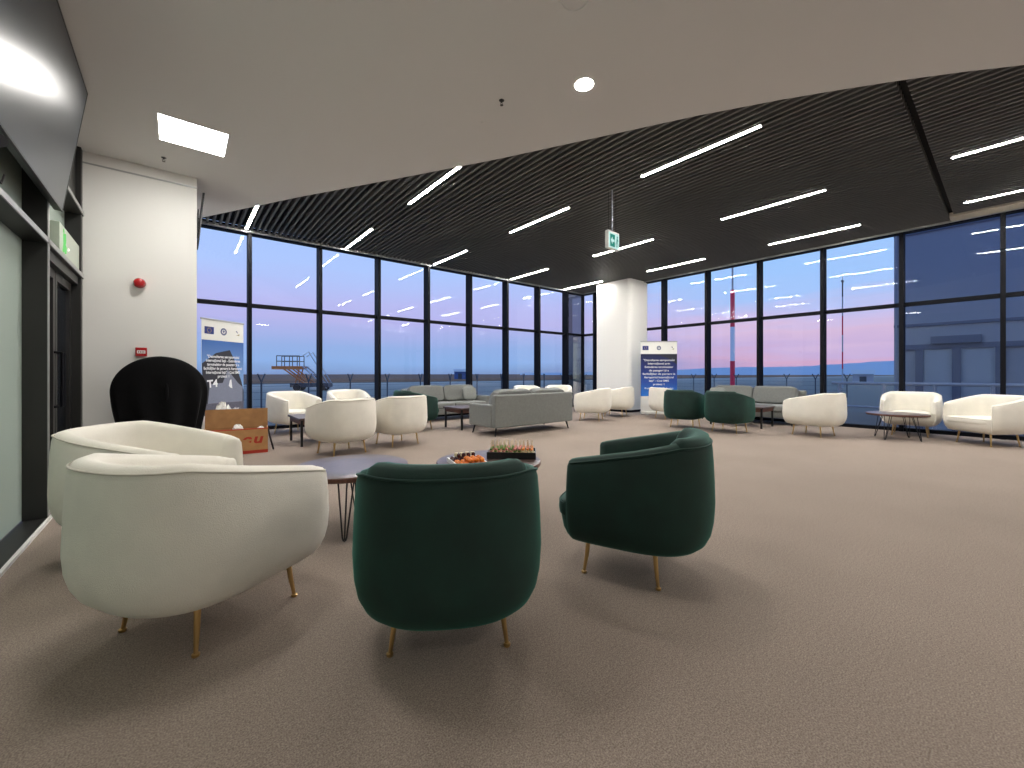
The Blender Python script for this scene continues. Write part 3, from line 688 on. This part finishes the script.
# ------------------------------------------------------------------ roll-up banners (local: print faces -Y, width along X)
TXT = ['"Dezvoltarea aeroportului', 'internațional prin', 'Extinderea terminalelor', 'de pasageri și a', 'facilităților de parcare la', 'Aeroportul Internațional', 'Iași" - Cod SMIS', 'proiect 1']
TXT1 = ['"Dezvoltarea aeroportului', 'internațional Iași - Extinderea', 'terminalelor de pasageri și a', 'facilităților de parcare la Aeroportul', 'Internațional Iași" - Cod SMIS', 'proiect 1']
def put_text(s, size, x, z, parent, m, bold=0.0, yoff=-.0035, width=None, rot=0.0, name='lettering'):
    me = text_mesh(s, size, m, bold=bold)
    o = link(name, me, parent); o.rotation_euler = (PI / 2, -rot, 0); o.location = (x, yoff, z)
    if width:
        xsv = [v.co.x for v in me.vertices]; k = width / (max(xsv) - min(xsv)); o.scale = (k, 1, 1)
    return o
def banner(label, p0, p1, H, picture):
    a = Vector((p0[0], p0[1], 0)); b = Vector((p1[0], p1[1], 0)); w = (b - a).length; c = (a + b) / 2
    t = thing('roll_up_banner', label, 'banner', c, math.atan2(b.y - a.y, b.x - a.x), 'roll-up banners on the windows side')
    h = w / 2
    part('banner_base', MB().box((-h - .01, -.05, .012), (h + .01, .05, .09)), M['banner_white'], t, smooth=False, bevel=.012)
    for s in (-1, 1): part('banner_foot', MB().box((s * h * .7 - .025, -.16, 0), (s * h * .7 + .025, .16, .014)), M['grey_alu'], t, smooth=False)
    part('banner_pole', MB().tube([(0, .03, .05), (0, .03, H - .01)], .010), M['grey_alu'], t)
    part('banner_top_rail', MB().box((-h - .005, -.010, H - .022), (h + .005, .024, H + .004)), M['grey_alu'], t, smooth=False)
    sheet = part('banner_sheet', MB().box((-h, 0, .09), (h, .004, H - .022)), M['banner_white'], t, smooth=False)
    z0, z1 = (.10, H - .35) if picture else (.52, H - .36)
    part('printed_background', MB().add([(-h, -.0012, z0), (h, -.0012, z0), (h, -.0012, z1), (-h, -.0012, z1)], [(0, 1, 2, 3)]), M['print_sky'] if picture else M['print_navy'], sheet, smooth=False)
    # flag, round emblem, small bird-like emblem
    zf = H - .18
    part('printed_flag', MB().add([(-h + .05, -.0014, zf - .07), (-h + .05 + .17, -.0014, zf - .07), (-h + .05 + .17, -.0014, zf + .05), (-h + .05, -.0014, zf + .05)], [(0, 1, 2, 3)]), M['flag_blue'], sheet, smooth=False)
    mb = MB(); fx = -h + .135
    for k in range(12):
        ca, sa = fx + .036 * math.cos(k * PI / 6), zf - .01 + .036 * math.sin(k * PI / 6)
        mb.add([(ca + (.007 if q % 2 == 0 else .003) * math.sin(q * PI / 5), -.0018, sa + (.007 if q % 2 == 0 else .003) * math.cos(q * PI / 5)) for q in range(10)], [tuple(range(10))])
    part('printed_stars', mb, M['star_yellow'], sheet, smooth=False)
    def disc(cx, cz, r0, r1, y, k=28):
        o_ = [(cx + r1 * math.cos(2 * PI * i / k), y, cz + r1 * math.sin(2 * PI * i / k)) for i in range(k)]
        if r0 == 0: return MB().add(o_, [tuple(range(k))])
        i_ = [(cx + r0 * math.cos(2 * PI * i / k), y, cz + r0 * math.sin(2 * PI * i / k)) for i in range(k)]
        return MB().add(o_ + i_, [(i, (i + 1) % k, k + (i + 1) % k, k + i) for i in range(k)])
    part('printed_crest', disc(0, zf - .01, .034, .062, -.0016), M['emblem_grey'], sheet, smooth=False)
    part('printed_crest', MB().add([(-.018, -.0016, zf + .012), (.018, -.0016, zf + .012), (.018, -.0016, zf - .015), (0, -.0016, zf - .034), (-.018, -.0016, zf - .015)], [(0, 1, 2, 3, 4)]), M['emblem_grey'], sheet, smooth=False)
    ex = h - .13
    part('printed_emblem', MB().add([(ex - .035, -.0016, zf + .02), (ex - .01, -.0016, zf + .035), (ex + .005, -.0016, zf + .01), (ex + .015, -.0016, zf - .02), (ex - .005, -.0016, zf - .005)], [(0, 1, 2, 3, 4)]), M['emblem_grey'], sheet, smooth=False)
    part('printed_emblem', MB().add([(ex - .03, -.0016, zf - .045), (ex + .04, -.0016, zf - .055), (ex + .045, -.0016, zf - .02), (ex + .01, -.0016, zf - .035)], [(0, 1, 2, 3)]), M['emblem_olive'], sheet, smooth=False)
    if picture:
        q = w / .81
        def P(pts, m, y, nm): part(nm, MB().add([(px * q, y, pz) for px, pz in pts], [tuple(range(len(pts)))]), m, sheet, smooth=False)
        P([(-.37, .62), (-.40, 1.32), (-.15, 1.50), (.12, 1.565), (.20, 1.42), (.36, 1.02), (.405, .86), (.405, .62)], M['print_dark'], -.0016, 'printed_building')
        P([(-.30, .62), (-.26, .98), (-.02, 1.0), (.08, 1.22), (.30, .98), (.385, .92), (.385, .62)], M['print_grey'], -.0020, 'printed_facade')
        P([(-.405, .10), (-.405, .66), (.405, .66), (.405, .10)], M['print_mid'], -.0022, 'printed_forecourt')
        P([(.10, .95), (.12, 1.04), (.15, 1.06), (.17, .90), (.12, .92)], M['print_white'], -.0026, 'printed_logo')
        for k, s in enumerate(TXT1):
            put_text(s, .066, 0.0, 1.42 - k * .066, sheet, M['print_white'], .0012, width=(.62 if k in (0, 2) else .66 if k in (1, 4) else .74 if k == 3 else .22))
        put_text('T', .17, -.25 * q, .93, sheet, M['print_white'], .006, rot=.08); put_text('4', .17, -.155 * q, .938, sheet, M['print_white'], .006, rot=.08)
        put_text('Investim în T4 pentru viitor', .075, .0, .50, sheet, M['print_white'], .002, width=.62, rot=.06)
    else:
        P0 = MB().add([(-.1, -.0016, z1), (h, -.0016, z1), (h, -.0016, z1 - .30), (.25, -.0016, z1 - .12)], [(0, 1, 2, 3)])
        part('printed_shape', P0, M['print_dark'], sheet, smooth=False)
        for k, s in enumerate(TXT):
            put_text(s, .078, 0, z1 - .20 - k * .098, sheet, M['print_white'], .001, width=min(.90, .034 * len(s)) * w)
        put_text('Proiect cofinanțat din fonduri', .07, 0, z1 - 1.0, sheet, M['print_white'], .001, width=.78 * w)
    return t
banner('roll-up banner with printed building picture beside the white wall', (0.285, 8.25), (0.905, 8.77), 2.06, True)
banner('navy roll-up banner with white lettering beside the corner column', (10.18, 6.66), (10.97, 6.00), 2.08, False)

# ------------------------------------------------------------------ black draped round object
t = thing('draped_round_board', 'upright round object draped in black cloth standing against the white wall', 'covered object', (-0.155, 6.02, 0))
rs = []; NA = 72
for z in [.95 * k / 20 for k in range(20)] + [.95 + .395 * math.sin(PI / 2 * k / 26) for k in range(27)]:
    if z > .95: c = min(1, (z - .95) / .395); w = .415 * math.sqrt(max(.0005, 1 - c * c)); d = .035 + .085 * math.sqrt(max(0, 1 - c ** 2.4))
    else: f = (.95 - z) / .95; w = .415 - .075 * sm(f * 1.7) + .03 * sm((f - .5) * 2); d = .12 + .10 * f
    ring = []
    fa = .026 * sm((1.30 - z) / .6)
    for i in range(NA):
        a = 2 * PI * i / NA
        m_ = 1 + fa * (math.sin(7 * a + .6) + .7 * math.sin(11 * a + 2 + z)) / max(w, .08) * .6
        ring.append((w * m_ * math.cos(a), d * (m_ + fa * 7 * math.sin(9 * a + 1.3 * z)) * math.sin(a), z + .002))
    rs.append(ring)
part('cloth_cover', MB().rings(rs), M['black_cloth'], t)
part('cloth_knot', MB().ellipsoid((.05, -.14, .95), .02, .012, .10), M['black_cloth'], t)

# ------------------------------------------------------------------ cardboard box by the banner
bc = Vector((0.655, 7.15, 0))
t = thing('cardboard_box', 'open brown cardboard box with red lettering on the floor by the left banner', 'box', (bc.x, bc.y, 0), math.radians(-8))
W_, D_, H_ = .39, .17, .36
front = part('box_front', MB().box((-W_, -D_, .0), (W_, -D_ + .012, H_)), M['cardboard'], t, smooth=False)
part('box_side', MB().box((-W_, -D_ + .012, 0), (-W_ + .012, D_, H_)), M['cardboard'], t, smooth=False); part('box_side', MB().box((W_ - .012, -D_ + .012, 0), (W_, D_, H_)), M['cardboard'], t, smooth=False)
part('box_bottom', MB().box((-W_ + .012, -D_ + .012, 0), (W_ - .012, D_ - .012, .012)), M['cardboard'], t, smooth=False)
part('box_back', MB().box((-W_ + .012, D_ - .012, 0), (W_ - .012, D_, H_)), M['cardboard_in'], t, smooth=False)
part('box_flap', MB().box((-W_, 0, 0), (W_, .010, .27), M4=Matrix.Translation((0, D_ - .01, H_)) @ Matrix.Rotation(math.radians(-10), 4, 'X')), M['cardboard_in'], t, smooth=False)
part('printed_band', MB().box((-W_ - .001, -D_ - .0015, .0), (W_ + .001, -D_ + .0005, .045)), M['red_print'], front, smooth=False)
part('printed_band', MB().box((-W_ - .001, -D_ - .0012, H_ - .012), (W_ + .001, -D_ + .013, H_ + .001)), M['red_print'], front, smooth=False)
for ch, lx in (('e', .125), ('u', .262)):
    me = text_mesh(ch, .19, M['red_print'], bold=.006, shear=.2); o = link('lettering', me, front); o.rotation_euler = (PI / 2, 0, 0); o.location = (lx, -D_ - .002, .15); o.scale = (1.25, 1, 1)
part('box_strap', MB().tube([(W_ + .004, .0, H_ - .02), (W_ + .03, -.02, .20), (W_ + .075, -.03, .012)], .012), M['black_plastic'], t)
Rb = Matrix.Translation((bc.x, bc.y, 0)) @ Matrix.Rotation(math.radians(-8), 4, 'Z')
def crumple(name, label, c, r, rx, ry, rz, seed):
    rnd = random.Random(seed); mb = MB(); mb.ellipsoid((0, 0, 0), rx, ry, rz, .9, .8, 22, 14)
    vs = []
    for v in mb.v:
        v = Vector(v); n_ = .82 + .36 * rnd.random(); vs.append(v * n_)
    mb.v = [tuple(v) for v in vs]
    o = link(name, mb.mesh(name, M['white_plastic'], True, 25)); o.location = c
    return tag(o, label, 'bag')
p = Rb @ Vector((.02, -.07, .33)); crumple('plastic_bag', 'crumpled white plastic bag poking out of the front of the cardboard box', (p.x, p.y, .34), 0, .06, .05, .075, 1)
p = Rb @ Vector((.30, -.08, .33)); crumple('plastic_bag', 'small crumpled clear bag at right front corner inside the cardboard box', (p.x, p.y, .325), 0, .045, .04, .05, 2)
p = Rb @ Vector((-.20, .40, 0)); o = crumple('plastic_bag', 'bulging white bag behind the raised flap of the cardboard box', (p.x, p.y, .335), 0, .14, .08, .345, 3)
# a bottle and carton at the left of the box
t = thing('white_bottle', 'white bottle standing left of the cardboard box beside the black cloth', 'bottle', (0.29, 7.66, 0))
part('bottle_body', MB().lathe([(.05, .0), (.055, .02), (.055, .36), (.045, .42), (.022, .47)], 24), M['white_plastic'], t)
part('bottle_cap', MB().lathe([(.024, .47), (.024, .51), (.018, .515)], 20), M['white_plastic'], t)
t = thing('paper_carton', 'pale paper carton on floor left of cardboard box, below the white bottle', 'box', (0.10, 7.36, 0), math.radians(-31))
part('carton_body', MB().box((-.07, -.05, 0), (.07, .05, .27)), mat('pale_carton', (.62, .5, .36, 1), .7), t, smooth=False, bevel=.004)
part('carton_lid', MB().box((-.073, -.053, .27), (.073, .053, .30)), M['white_plastic'], t, smooth=False, bevel=.004)

# ------------------------------------------------------------------ food trays on the second table
F = Vector((math.sin(math.radians(39.277)), math.cos(math.radians(39.277)), 0)); Rv = Vector((F.y, -F.x, 0))
def at(tz, lat, z=0): p = F * tz + Rv * lat; return Vector((p.x, p.y, z))
ZTB = .455
def tray(label, c, rz, w, d, m, hh_=.03):
    t = thing('food_tray', label, 'tray', (c.x, c.y, ZTB), rz)
    part('tray_floor', MB().box((-w, -d, .0), (w, d, .006)), m, t, smooth=False)
    for nm, lo, hi in (('tray_rim', (-w, -d, .006), (-w + .008, d, hh_)), ('tray_rim', (w - .008, -d, .006), (w, d, hh_)), ('tray_rim', (-w + .008, -d, .006), (w - .008, -d + .008, hh_)), ('tray_rim', (-w + .008, d - .008, .006), (w - .008, d, hh_))):
        part(nm, MB().box(lo, hi), m, t, smooth=False)
    return t
c1 = at(3.13, -.335); a1 = math.radians(74.4)
T1 = tray('white tray of orange fruit, grapes and cheese, left one on the food table', c1, a1, .19, .12, M['white_plastic'])
c2 = at(3.43, .0); a2 = math.radians(-39.3 - 4)
T2 = tray('dark tray of party skewers, right one on the food table', c2, a2, .20, .11, M['black_plastic'], .055)
Rt = Matrix.Translation((c1.x, c1.y, ZTB)) @ Matrix.Rotation(a1, 4, 'Z')
# fruit pieces
def blob(name, m, r, seed):
    rnd = random.Random(seed); mb = MB().ellipsoid((0, 0, 0), r, r * .8, r * .75, 1, 1, 14, 9)
    mb.v = [tuple(Vector(v) * (.93 + .14 * rnd.random())) for v in mb.v]
    return mb.mesh(name, m)
om = blob('orange_piece', M['orange_food'], .023, 5); gm = MB().ellipsoid((0, 0, 0), .016, .016, .018, 1, 1, 14, 9).mesh('grape', M['dark_food'])
cm = MB().box((-.013, -.013, -.013), (.013, .013, .013)).mesh('cheese_cube', M['cream_food'], False)
rnd = random.Random(3)
def drop(me, name, label, cat, group, lx, ly, z, rz):
    p = Rt @ Vector((lx, ly, z)); o = link(name, me); o.location = p; o.rotation_euler = (0, 0, rz)
    tag(o, label, cat, group)
for i in range(5):
    for j in range(5):
        drop(om, 'orange_piece', 'orange fruit piece heaped on the white tray', 'fruit', 'orange pieces on the white tray', -.155 + i * .042 + rnd.uniform(-.003, .003), -.084 + j * .042, .024 + .0, rnd.random() * 6)
for i in range(3):
    for j in range(3):
        drop(om, 'orange_piece', 'orange fruit piece heaped on the white tray', 'fruit', 'orange pieces on the white tray', -.12 + i * .046, -.07 + j * .046, .056, rnd.random() * 6)
for i in range(3):
    for j in range(6):
        drop(gm, 'grape', 'dark grape at the far end of white tray', 'fruit', 'dark grapes on the white tray', .075 + i * .036, -.09 + j * .036, .025, 0)
for j in range(4):
    drop(gm, 'grape', 'dark grape at the far end of white tray', 'fruit', 'dark grapes on the white tray', .095, -.07 + j * .04, .056, 0)
for j in range(4):
    drop(cm, 'cheese_cube', 'cream cheese cube topping the dark grapes on white tray', 'cheese', 'cheese cubes on the white tray', .130, -.075 + j * .045, .058, rnd.random())
# a raised bed in the dark tray, skewers standing in it
Rt2 = Matrix.Translation((c2.x, c2.y, ZTB)) @ Matrix.Rotation(a2, 4, 'Z')
def skewer(m1, m2, m3):
    mb = MB().tube([(0, 0, .0), (0, 0, .105)], .0016, 6, 0)
    mb.box((-.011, -.011, .003), (.011, .011, .022), 1).ellipsoid((0, 0, .030), .013, .013, .009, 1, 1, 12, 8, mi=2).ellipsoid((0, 0, .046), .012, .012, .010, 1, 1, 12, 8, mi=3)
    return mb.mesh('skewer_bite', [M['pick'], m1, m2, m3])
sk = [skewer(M['cream_food'], M['pink_food'], M['green_food']), skewer(M['cream_food'], M['green_food'], M['pink_food']), skewer(M['cream_food'], M['cream_food'], M['orange_food'])]
NM = ('green-topped skewer bite in the dark tray', 'pink-topped skewer bite in the dark tray', 'orange-topped skewer bite in the dark tray')
GN = ('green-topped skewer bites', 'pink-topped skewer bites', 'orange-topped skewer bites')
part('tray_insert', MB().box((-.19, -.10, .006), (.19, .10, .03)), M['cream_food'], T2, smooth=False)
for i in range(11):
    for j in range(6):
        k = 0 if i < 6 and rnd.random() < .85 else 1 if i < 8 else 2
        if rnd.random() < .12: k = 1
        p = Rt2 @ Vector((-.165 + i * .033, -.08 + j * .032, .030)); o = link('skewer_bite', sk[k]); o.location = p; o.rotation_euler = (rnd.uniform(-.1, .1), rnd.uniform(-.1, .1), rnd.random() * 3)
        tag(o, NM[k], 'snack', GN[k])

# ------------------------------------------------------------------ outdoors
ZG = -0.9
g = MB().add([(-1500, YB + .15, ZG), (2600, YB + .15, ZG), (2600, 2600, ZG), (-1500, 2600, ZG), (XR + .14, YB + .15, ZG), (XR + .14, -1200, ZG), (2600, -1200, ZG)], [(0, 1, 2, 3), (4, 5, 6, 1)])
o = link('ground_outside', g.mesh('ground_outside', M['ground'], False)); o['kind'] = 'structure'
# hills: a long ridge far off, from the centre of the view round to the right
def polar(px, dist): 
    d = F + Rv * ((px - 512) / 407.6); return Vector((d.x * dist, d.y * dist, 0))
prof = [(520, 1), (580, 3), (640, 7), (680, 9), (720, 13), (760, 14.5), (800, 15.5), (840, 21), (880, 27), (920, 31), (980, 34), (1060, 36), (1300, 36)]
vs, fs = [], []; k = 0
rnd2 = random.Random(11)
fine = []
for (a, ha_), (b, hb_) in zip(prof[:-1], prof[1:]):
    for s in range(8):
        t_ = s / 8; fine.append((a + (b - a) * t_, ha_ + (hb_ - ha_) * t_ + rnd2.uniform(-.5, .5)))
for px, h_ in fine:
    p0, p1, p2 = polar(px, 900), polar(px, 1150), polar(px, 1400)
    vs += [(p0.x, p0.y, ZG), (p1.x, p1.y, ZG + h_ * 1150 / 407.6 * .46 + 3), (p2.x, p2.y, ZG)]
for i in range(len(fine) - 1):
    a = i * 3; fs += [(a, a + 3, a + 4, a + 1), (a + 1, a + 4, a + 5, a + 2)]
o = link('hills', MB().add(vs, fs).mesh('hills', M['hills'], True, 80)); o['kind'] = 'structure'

# perimeter fences: one thing each, every post a part, wires one part
def fence(label, pts):
    t = thing('perimeter_fence', label, 'fence', (0, 0, 0))
    for x, y in pts:
        along = Vector((pts[-1][0] - pts[0][0], pts[-1][1] - pts[0][1], 0)).normalized(); perp = Vector((-along.y, along.x, 0)); q = along * .20 + perp * .14
        mb = MB().tube([(x, y, ZG), (x, y, ZG + 1.62)], .045, 8)
        mb.tube([(x, y, ZG + 1.58), (x + q.x, y + q.y, ZG + 2.06)], .04, 6).tube([(x, y, ZG + 1.58), (x - q.x, y - q.y, ZG + 2.06)], .04, 6)
        part('fence_post', mb, M['steel_dark'], t)
    mb = MB()
    for z in (.2, .6, 1.0, 1.35, 1.60): mb.tube([(pts[0][0], pts[0][1], ZG + z), (pts[-1][0], pts[-1][1], ZG + z)], .008, 5)
    part('fence_wire', mb, M['steel_dark'], t)
fence('dark fence of forked posts beyond the far windows', [(27 * (.135 + .0915 * k), 27) for k in range(-4, 14)])
fence('dark fence of forked posts beyond the right windows', [(45, 45 * (.20 + .0505 * k)) for k in range(0, 16)])

# mobile access stairs / lift platform
sp0 = polar(291, 50)
t = thing('access_platform', 'orange scissor-lift access platform with stairs out on the apron', 'platform', (sp0.x, sp0.y, ZG), math.radians(-39.3 + 8))
zz = 3.0
part('platform_deck', MB().box((-1.9, -.8, zz - .38), (1.55, .8, zz)), M['orange_paint'], t, smooth=False)
mb = MB()
for yy in (-.75, .75):
    for xx in (-1.35, -.45, .45, 1.25): mb.tube([(xx, yy, zz), (xx, yy, zz + 1.25)], .05, 6)
    for z in (.6, 1.25): mb.tube([(-1.35, yy, zz + z), (1.25, yy, zz + z)], .05, 6)
part('platform_railing', mb, M['steel_dark'], t)
mb = MB()
for yy in (-.6, .6):
    mb.tube([(-.7, yy, zz - .25), (1.7, yy, .9)], .09, 6).tube([(.3, yy, zz - .25), (2.6, yy, .9)], .08, 6).tube([(1.2, yy, zz - .25), (.7, yy, .9)], .07, 6)
part('platform_scissor', mb, M['orange_paint'], t)
mb = MB()
for yy in (-.75, .75): mb.tube([(1.55, yy, zz + 1.2), (2.3, yy, zz + 1.75), (4.6, yy, .8)], .05, 6).tube([(1.55, yy, zz), (4.4, yy, .3)], .07, 6)
for k in range(10): x_ = 1.7 + k * .27; mb.box((x_, -.75, zz - .1 - k * .27), (x_ + .25, .75, zz - .06 - k * .27))
part('platform_stairs', mb, M['steel_grey'], t, smooth=False)
part('platform_chassis', MB().box((.2, -.9, .45), (4.6, .9, .95)), M['steel_dark'], t, smooth=False)
for xx in (1.0, 3.8):
    for yy in (-.9, .9):
        part('platform_wheel', MB().lathe([(.42, -.12), (.45, -.08), (.45, .08), (.42, .12)], 24, M4=Matrix.Translation((xx, yy, .45)) @ Matrix.Rotation(PI / 2, 4, 'X')), M['black_plastic'], t)

# striped mast and thin antenna
mp = polar(732.5, 60)
t = thing('striped_mast', 'tall red and white striped mast outside the right windows', 'mast', (mp.x, mp.y, ZG))
def sec(z0, z1, r, m): part('mast_section', MB().tube([(0, 0, z0), (0, 0, z1)], r, 14), m, t)
def zat(py): return 1.15 - ZG + (374 - py) / 407.6 * 60
sec(0, zat(361), .32, M['mast_red']); sec(zat(361), zat(327), .30, M['mast_white']); sec(zat(327), zat(290), .30, M['mast_red']); sec(zat(290), zat(235), .13, M['steel_grey']); sec(zat(235), zat(225), .05, M['steel_grey'])
mp = polar(842.5, 60)
t = thing('antenna_pole', 'thin red and grey antenna pole outside, right of the striped mast', 'antenna', (mp.x, mp.y, ZG))
ht = zat(282)
for z0, z1, m in ((0, .18, 'steel_grey'), (.18, .34, 'mast_red'), (.34, .5, 'steel_grey'), (.5, .68, 'mast_red'), (.68, .86, 'steel_grey'), (.86, 1, 'steel_dark')):
    part('antenna_section', MB().tube([(0, 0, ht * z0), (0, 0, ht * z1)], .085, 8), M[m], t)
part('antenna_head', MB().box((-.35, -.12, ht), (.35, .12, ht + .22)).tube([(0, 0, ht + .2), (0, 0, ht + 1.2)], .03, 6), M['steel_dark'], t, smooth=False)

# neighbouring wing of the terminal, right
WX = 20.0
t = thing('terminal_wing', 'dark blue glazed building wing outside at the far right', 'building', (WX, 0, ZG))
part('wing_body', MB().box((0, -16, 0), (9, 2.66, 9.5)), M['facade'], t, smooth=False)
for y_ in (2.60, -1.1, -3.3, -5.5, -8, -10.5, -13): part('facade_mullion', MB().box((-.08, y_ - .03, 0), (0, y_ + .03, 9.5)), M['facade_dark'] if y_ < 2 else M['facade'], t, smooth=False)
for z_ in (3.75, 7.0): part('facade_transom', MB().box((-.06, -16, z_ - .05), (0, 2.66, z_ + .05)), M['facade_dark'], t, smooth=False)
fr = MB()
fr.box((-.10, -.4, 2.90), (0, 2.45, 3.07))
for yc in (2.0, 1.13, .2): fr.box((-.12, yc - .10, 0), (0, yc + .10, 2.90))
d_ = part('wing_door', fr, M['facade_dark'], t, smooth=False)
for ya, yb in ((1.23, 1.90), (.30, 1.03)): part('door_pane', MB().box((-.04, ya, .05), (-.01, yb, 2.90)), M['facade_pane'], d_, smooth=False)
part('door_canopy', MB().box((-.22, .58, 3.07), (0, 1.72, 3.32)), M['facade_dark'], t, smooth=False)
# guard railing in front of it
t = thing('guard_railing', 'pale metal guard railing outside in front of the building wing', 'railing', (17.0, 0, ZG))
for k in range(9): part('railing_post', MB().tube([(0, 3.6 - k * 1.1, 0), (0, 3.6 - k * 1.1, 1.75)], .045, 8), M['rail'], t)
part('railing_bar', MB().tube([(0, 3.8, 1.75), (0, -5.4, 1.75)], .05, 8), M['rail'], t); part('railing_bar', MB().tube([(0, 3.8, 1.0), (0, -5.4, 1.0)], .035, 8), M['rail'], t)
# distant sheds
def shed(name, label, px, dist, w, h_, m):
    p = polar(px, dist); t = thing(name, label, 'building', (p.x, p.y, ZG), math.radians(-39.3) - math.atan((px - 512) / 407.6))
    part('shed_wall', MB().box((-w / 2, -4, 0), (w / 2, 4, h_)), m, t, smooth=False)
    part('shed_roof', MB().add([(-w / 2 - .3, -4.4, h_), (w / 2 + .3, -4.4, h_), (w / 2 + .3, 4.4, h_), (-w / 2 - .3, 4.4, h_), (-w / 2 - .3, 0, h_ + 1), (w / 2 + .3, 0, h_ + 1)], [(0, 1, 5, 4), (3, 4, 5, 2), (0, 4, 3), (1, 2, 5), (0, 3, 2, 1)]), M['steel_grey'], t, smooth=False)
    part('shed_door', MB().box((-w / 6, -4.06, 0), (w / 6, -4, h_ * .75)), M['steel_dark'], t, smooth=False)
shed('blue_hangar', 'small blue hangar far across the field, left of centre', 460, 170, 4.6, 3.0, M['hangar'])
shed('white_shed', 'small pale shed far outside, right of the thin antenna pole', 863, 90, 3.4, 2.0, M['steel_grey'])

# ------------------------------------------------------------------ dusk sky
w = bpy.data.worlds.new('dusk_sky'); scn.world = w; w.use_nodes = True; nt = w.node_tree
for nd in list(nt.nodes): nt.nodes.remove(nd)
L = nt.links.new
out = nt.nodes.new('ShaderNodeOutputWorld'); bg = nt.nodes.new('ShaderNodeBackground'); tc = nt.nodes.new('ShaderNodeTexCoord')
sp = nt.nodes.new('ShaderNodeSeparateXYZ'); L(tc.outputs['Generated'], sp.inputs[0])
asn = nt.nodes.new('ShaderNodeMath'); asn.operation = 'ARCSINE'; L(sp.outputs[2], asn.inputs[0])
mr = nt.nodes.new('ShaderNodeMapRange'); mr.inputs['From Min'].default_value = 0.0; mr.inputs['From Max'].default_value = math.radians(24); L(asn.outputs[0], mr.inputs[0])
def ramp(st):
    r = nt.nodes.new('ShaderNodeValToRGB'); e = r.color_ramp.elements
    while len(e) < len(st): e.new(.5)
    for k, (p, c) in enumerate(st): e[k].position = p; e[k].color = c
    return r
ra = ramp([(0.0, rgb(124, 148, 194)), (.07, rgb(138, 172, 222)), (.15, rgb(146, 172, 222)), (.28, rgb(180, 178, 228)), (.38, rgb(182, 184, 234)), (.55, rgb(172, 196, 246)), (1.0, rgb(160, 194, 250))])
rb = ramp([(0.0, rgb(165, 150, 196)), (.08, rgb(204, 164, 196)), (.14, rgb(196, 172, 212)), (.22, rgb(212, 184, 214)), (.31, rgb(196, 188, 228)), (.41, rgb(164, 194, 242)), (.66, rgb(150, 196, 248)), (1.0, rgb(130, 182, 246))])
# cloud streaks shift the height at which the ramp is read
mp_ = nt.nodes.new('ShaderNodeMapping'); mp_.inputs['Scale'].default_value = (2.2, 2.2, 16); L(tc.outputs['Generated'], mp_.inputs[0])
nz = nt.nodes.new('ShaderNodeTexNoise'); nz.inputs['Scale'].default_value = 1.6; nz.inputs['Detail'].default_value = 5; L(mp_.outputs[0], nz.inputs['Vector'])
sub = nt.nodes.new('ShaderNodeMath'); sub.operation = 'MULTIPLY_ADD'; sub.inputs[1].default_value = .30; sub.inputs[2].default_value = -.15; L(nz.outputs[0], sub.inputs[0])
ad = nt.nodes.new('ShaderNodeMath'); ad.operation = 'ADD'; L(mr.outputs[0], ad.inputs[0]); L(sub.outputs[0], ad.inputs[1])
ad2 = nt.nodes.new('ShaderNodeMath'); ad2.operation = 'MULTIPLY_ADD'; ad2.inputs[1].default_value = .3; L(sub.outputs[0], ad2.inputs[0]); L(mr.outputs[0], ad2.inputs[2])
L(ad2.outputs[0], ra.inputs[0]); L(ad.outputs[0], rb.inputs[0])
at2 = nt.nodes.new('ShaderNodeMath'); at2.operation = 'ARCTAN2'; L(sp.outputs[1], at2.inputs[0]); L(sp.outputs[0], at2.inputs[1])
mz = nt.nodes.new('ShaderNodeMapRange'); mz.interpolation_type = 'SMOOTHSTEP'; mz.inputs['From Min'].default_value = math.radians(50); mz.inputs['From Max'].default_value = math.radians(18)
L(at2.outputs[0], mz.inputs[0])
mx = nt.nodes.new('ShaderNodeMixRGB'); L(mz.outputs[0], mx.inputs[0]); L(ra.outputs[0], mx.inputs[1]); L(rb.outputs[0], mx.inputs[2])
L(mx.outputs[0], bg.inputs['Color']); bg.inputs['Strength'].default_value = 1.12; L(bg.outputs[0], out.inputs['Surface'])

# ------------------------------------------------------------------ camera and colour
cd = bpy.data.cameras.new('camera'); cam = bpy.data.objects.new('camera', cd); COL.objects.link(cam)
cam.location = (0, 0, 1.15); cam.rotation_euler = (PI / 2, 0, -math.radians(39.277))
cd.sensor_width = 36; cd.lens = 407.6 / 1024 * 36; cd.shift_y = -10 / 1024; cd.clip_end = 5000; cd.clip_start = .02
scn.camera = cam
vs_ = scn.view_settings; vs_.view_transform = 'Standard'; vs_.look = 'None'; vs_.gamma = 1; vs_.exposure = 0; vs_.use_curve_mapping = False
scn.cycles.max_bounces = 8; scn.cycles.transparent_max_bounces = 12; scn.cycles.use_denoising = True
scn.cycles.sample_clamp_indirect = 80
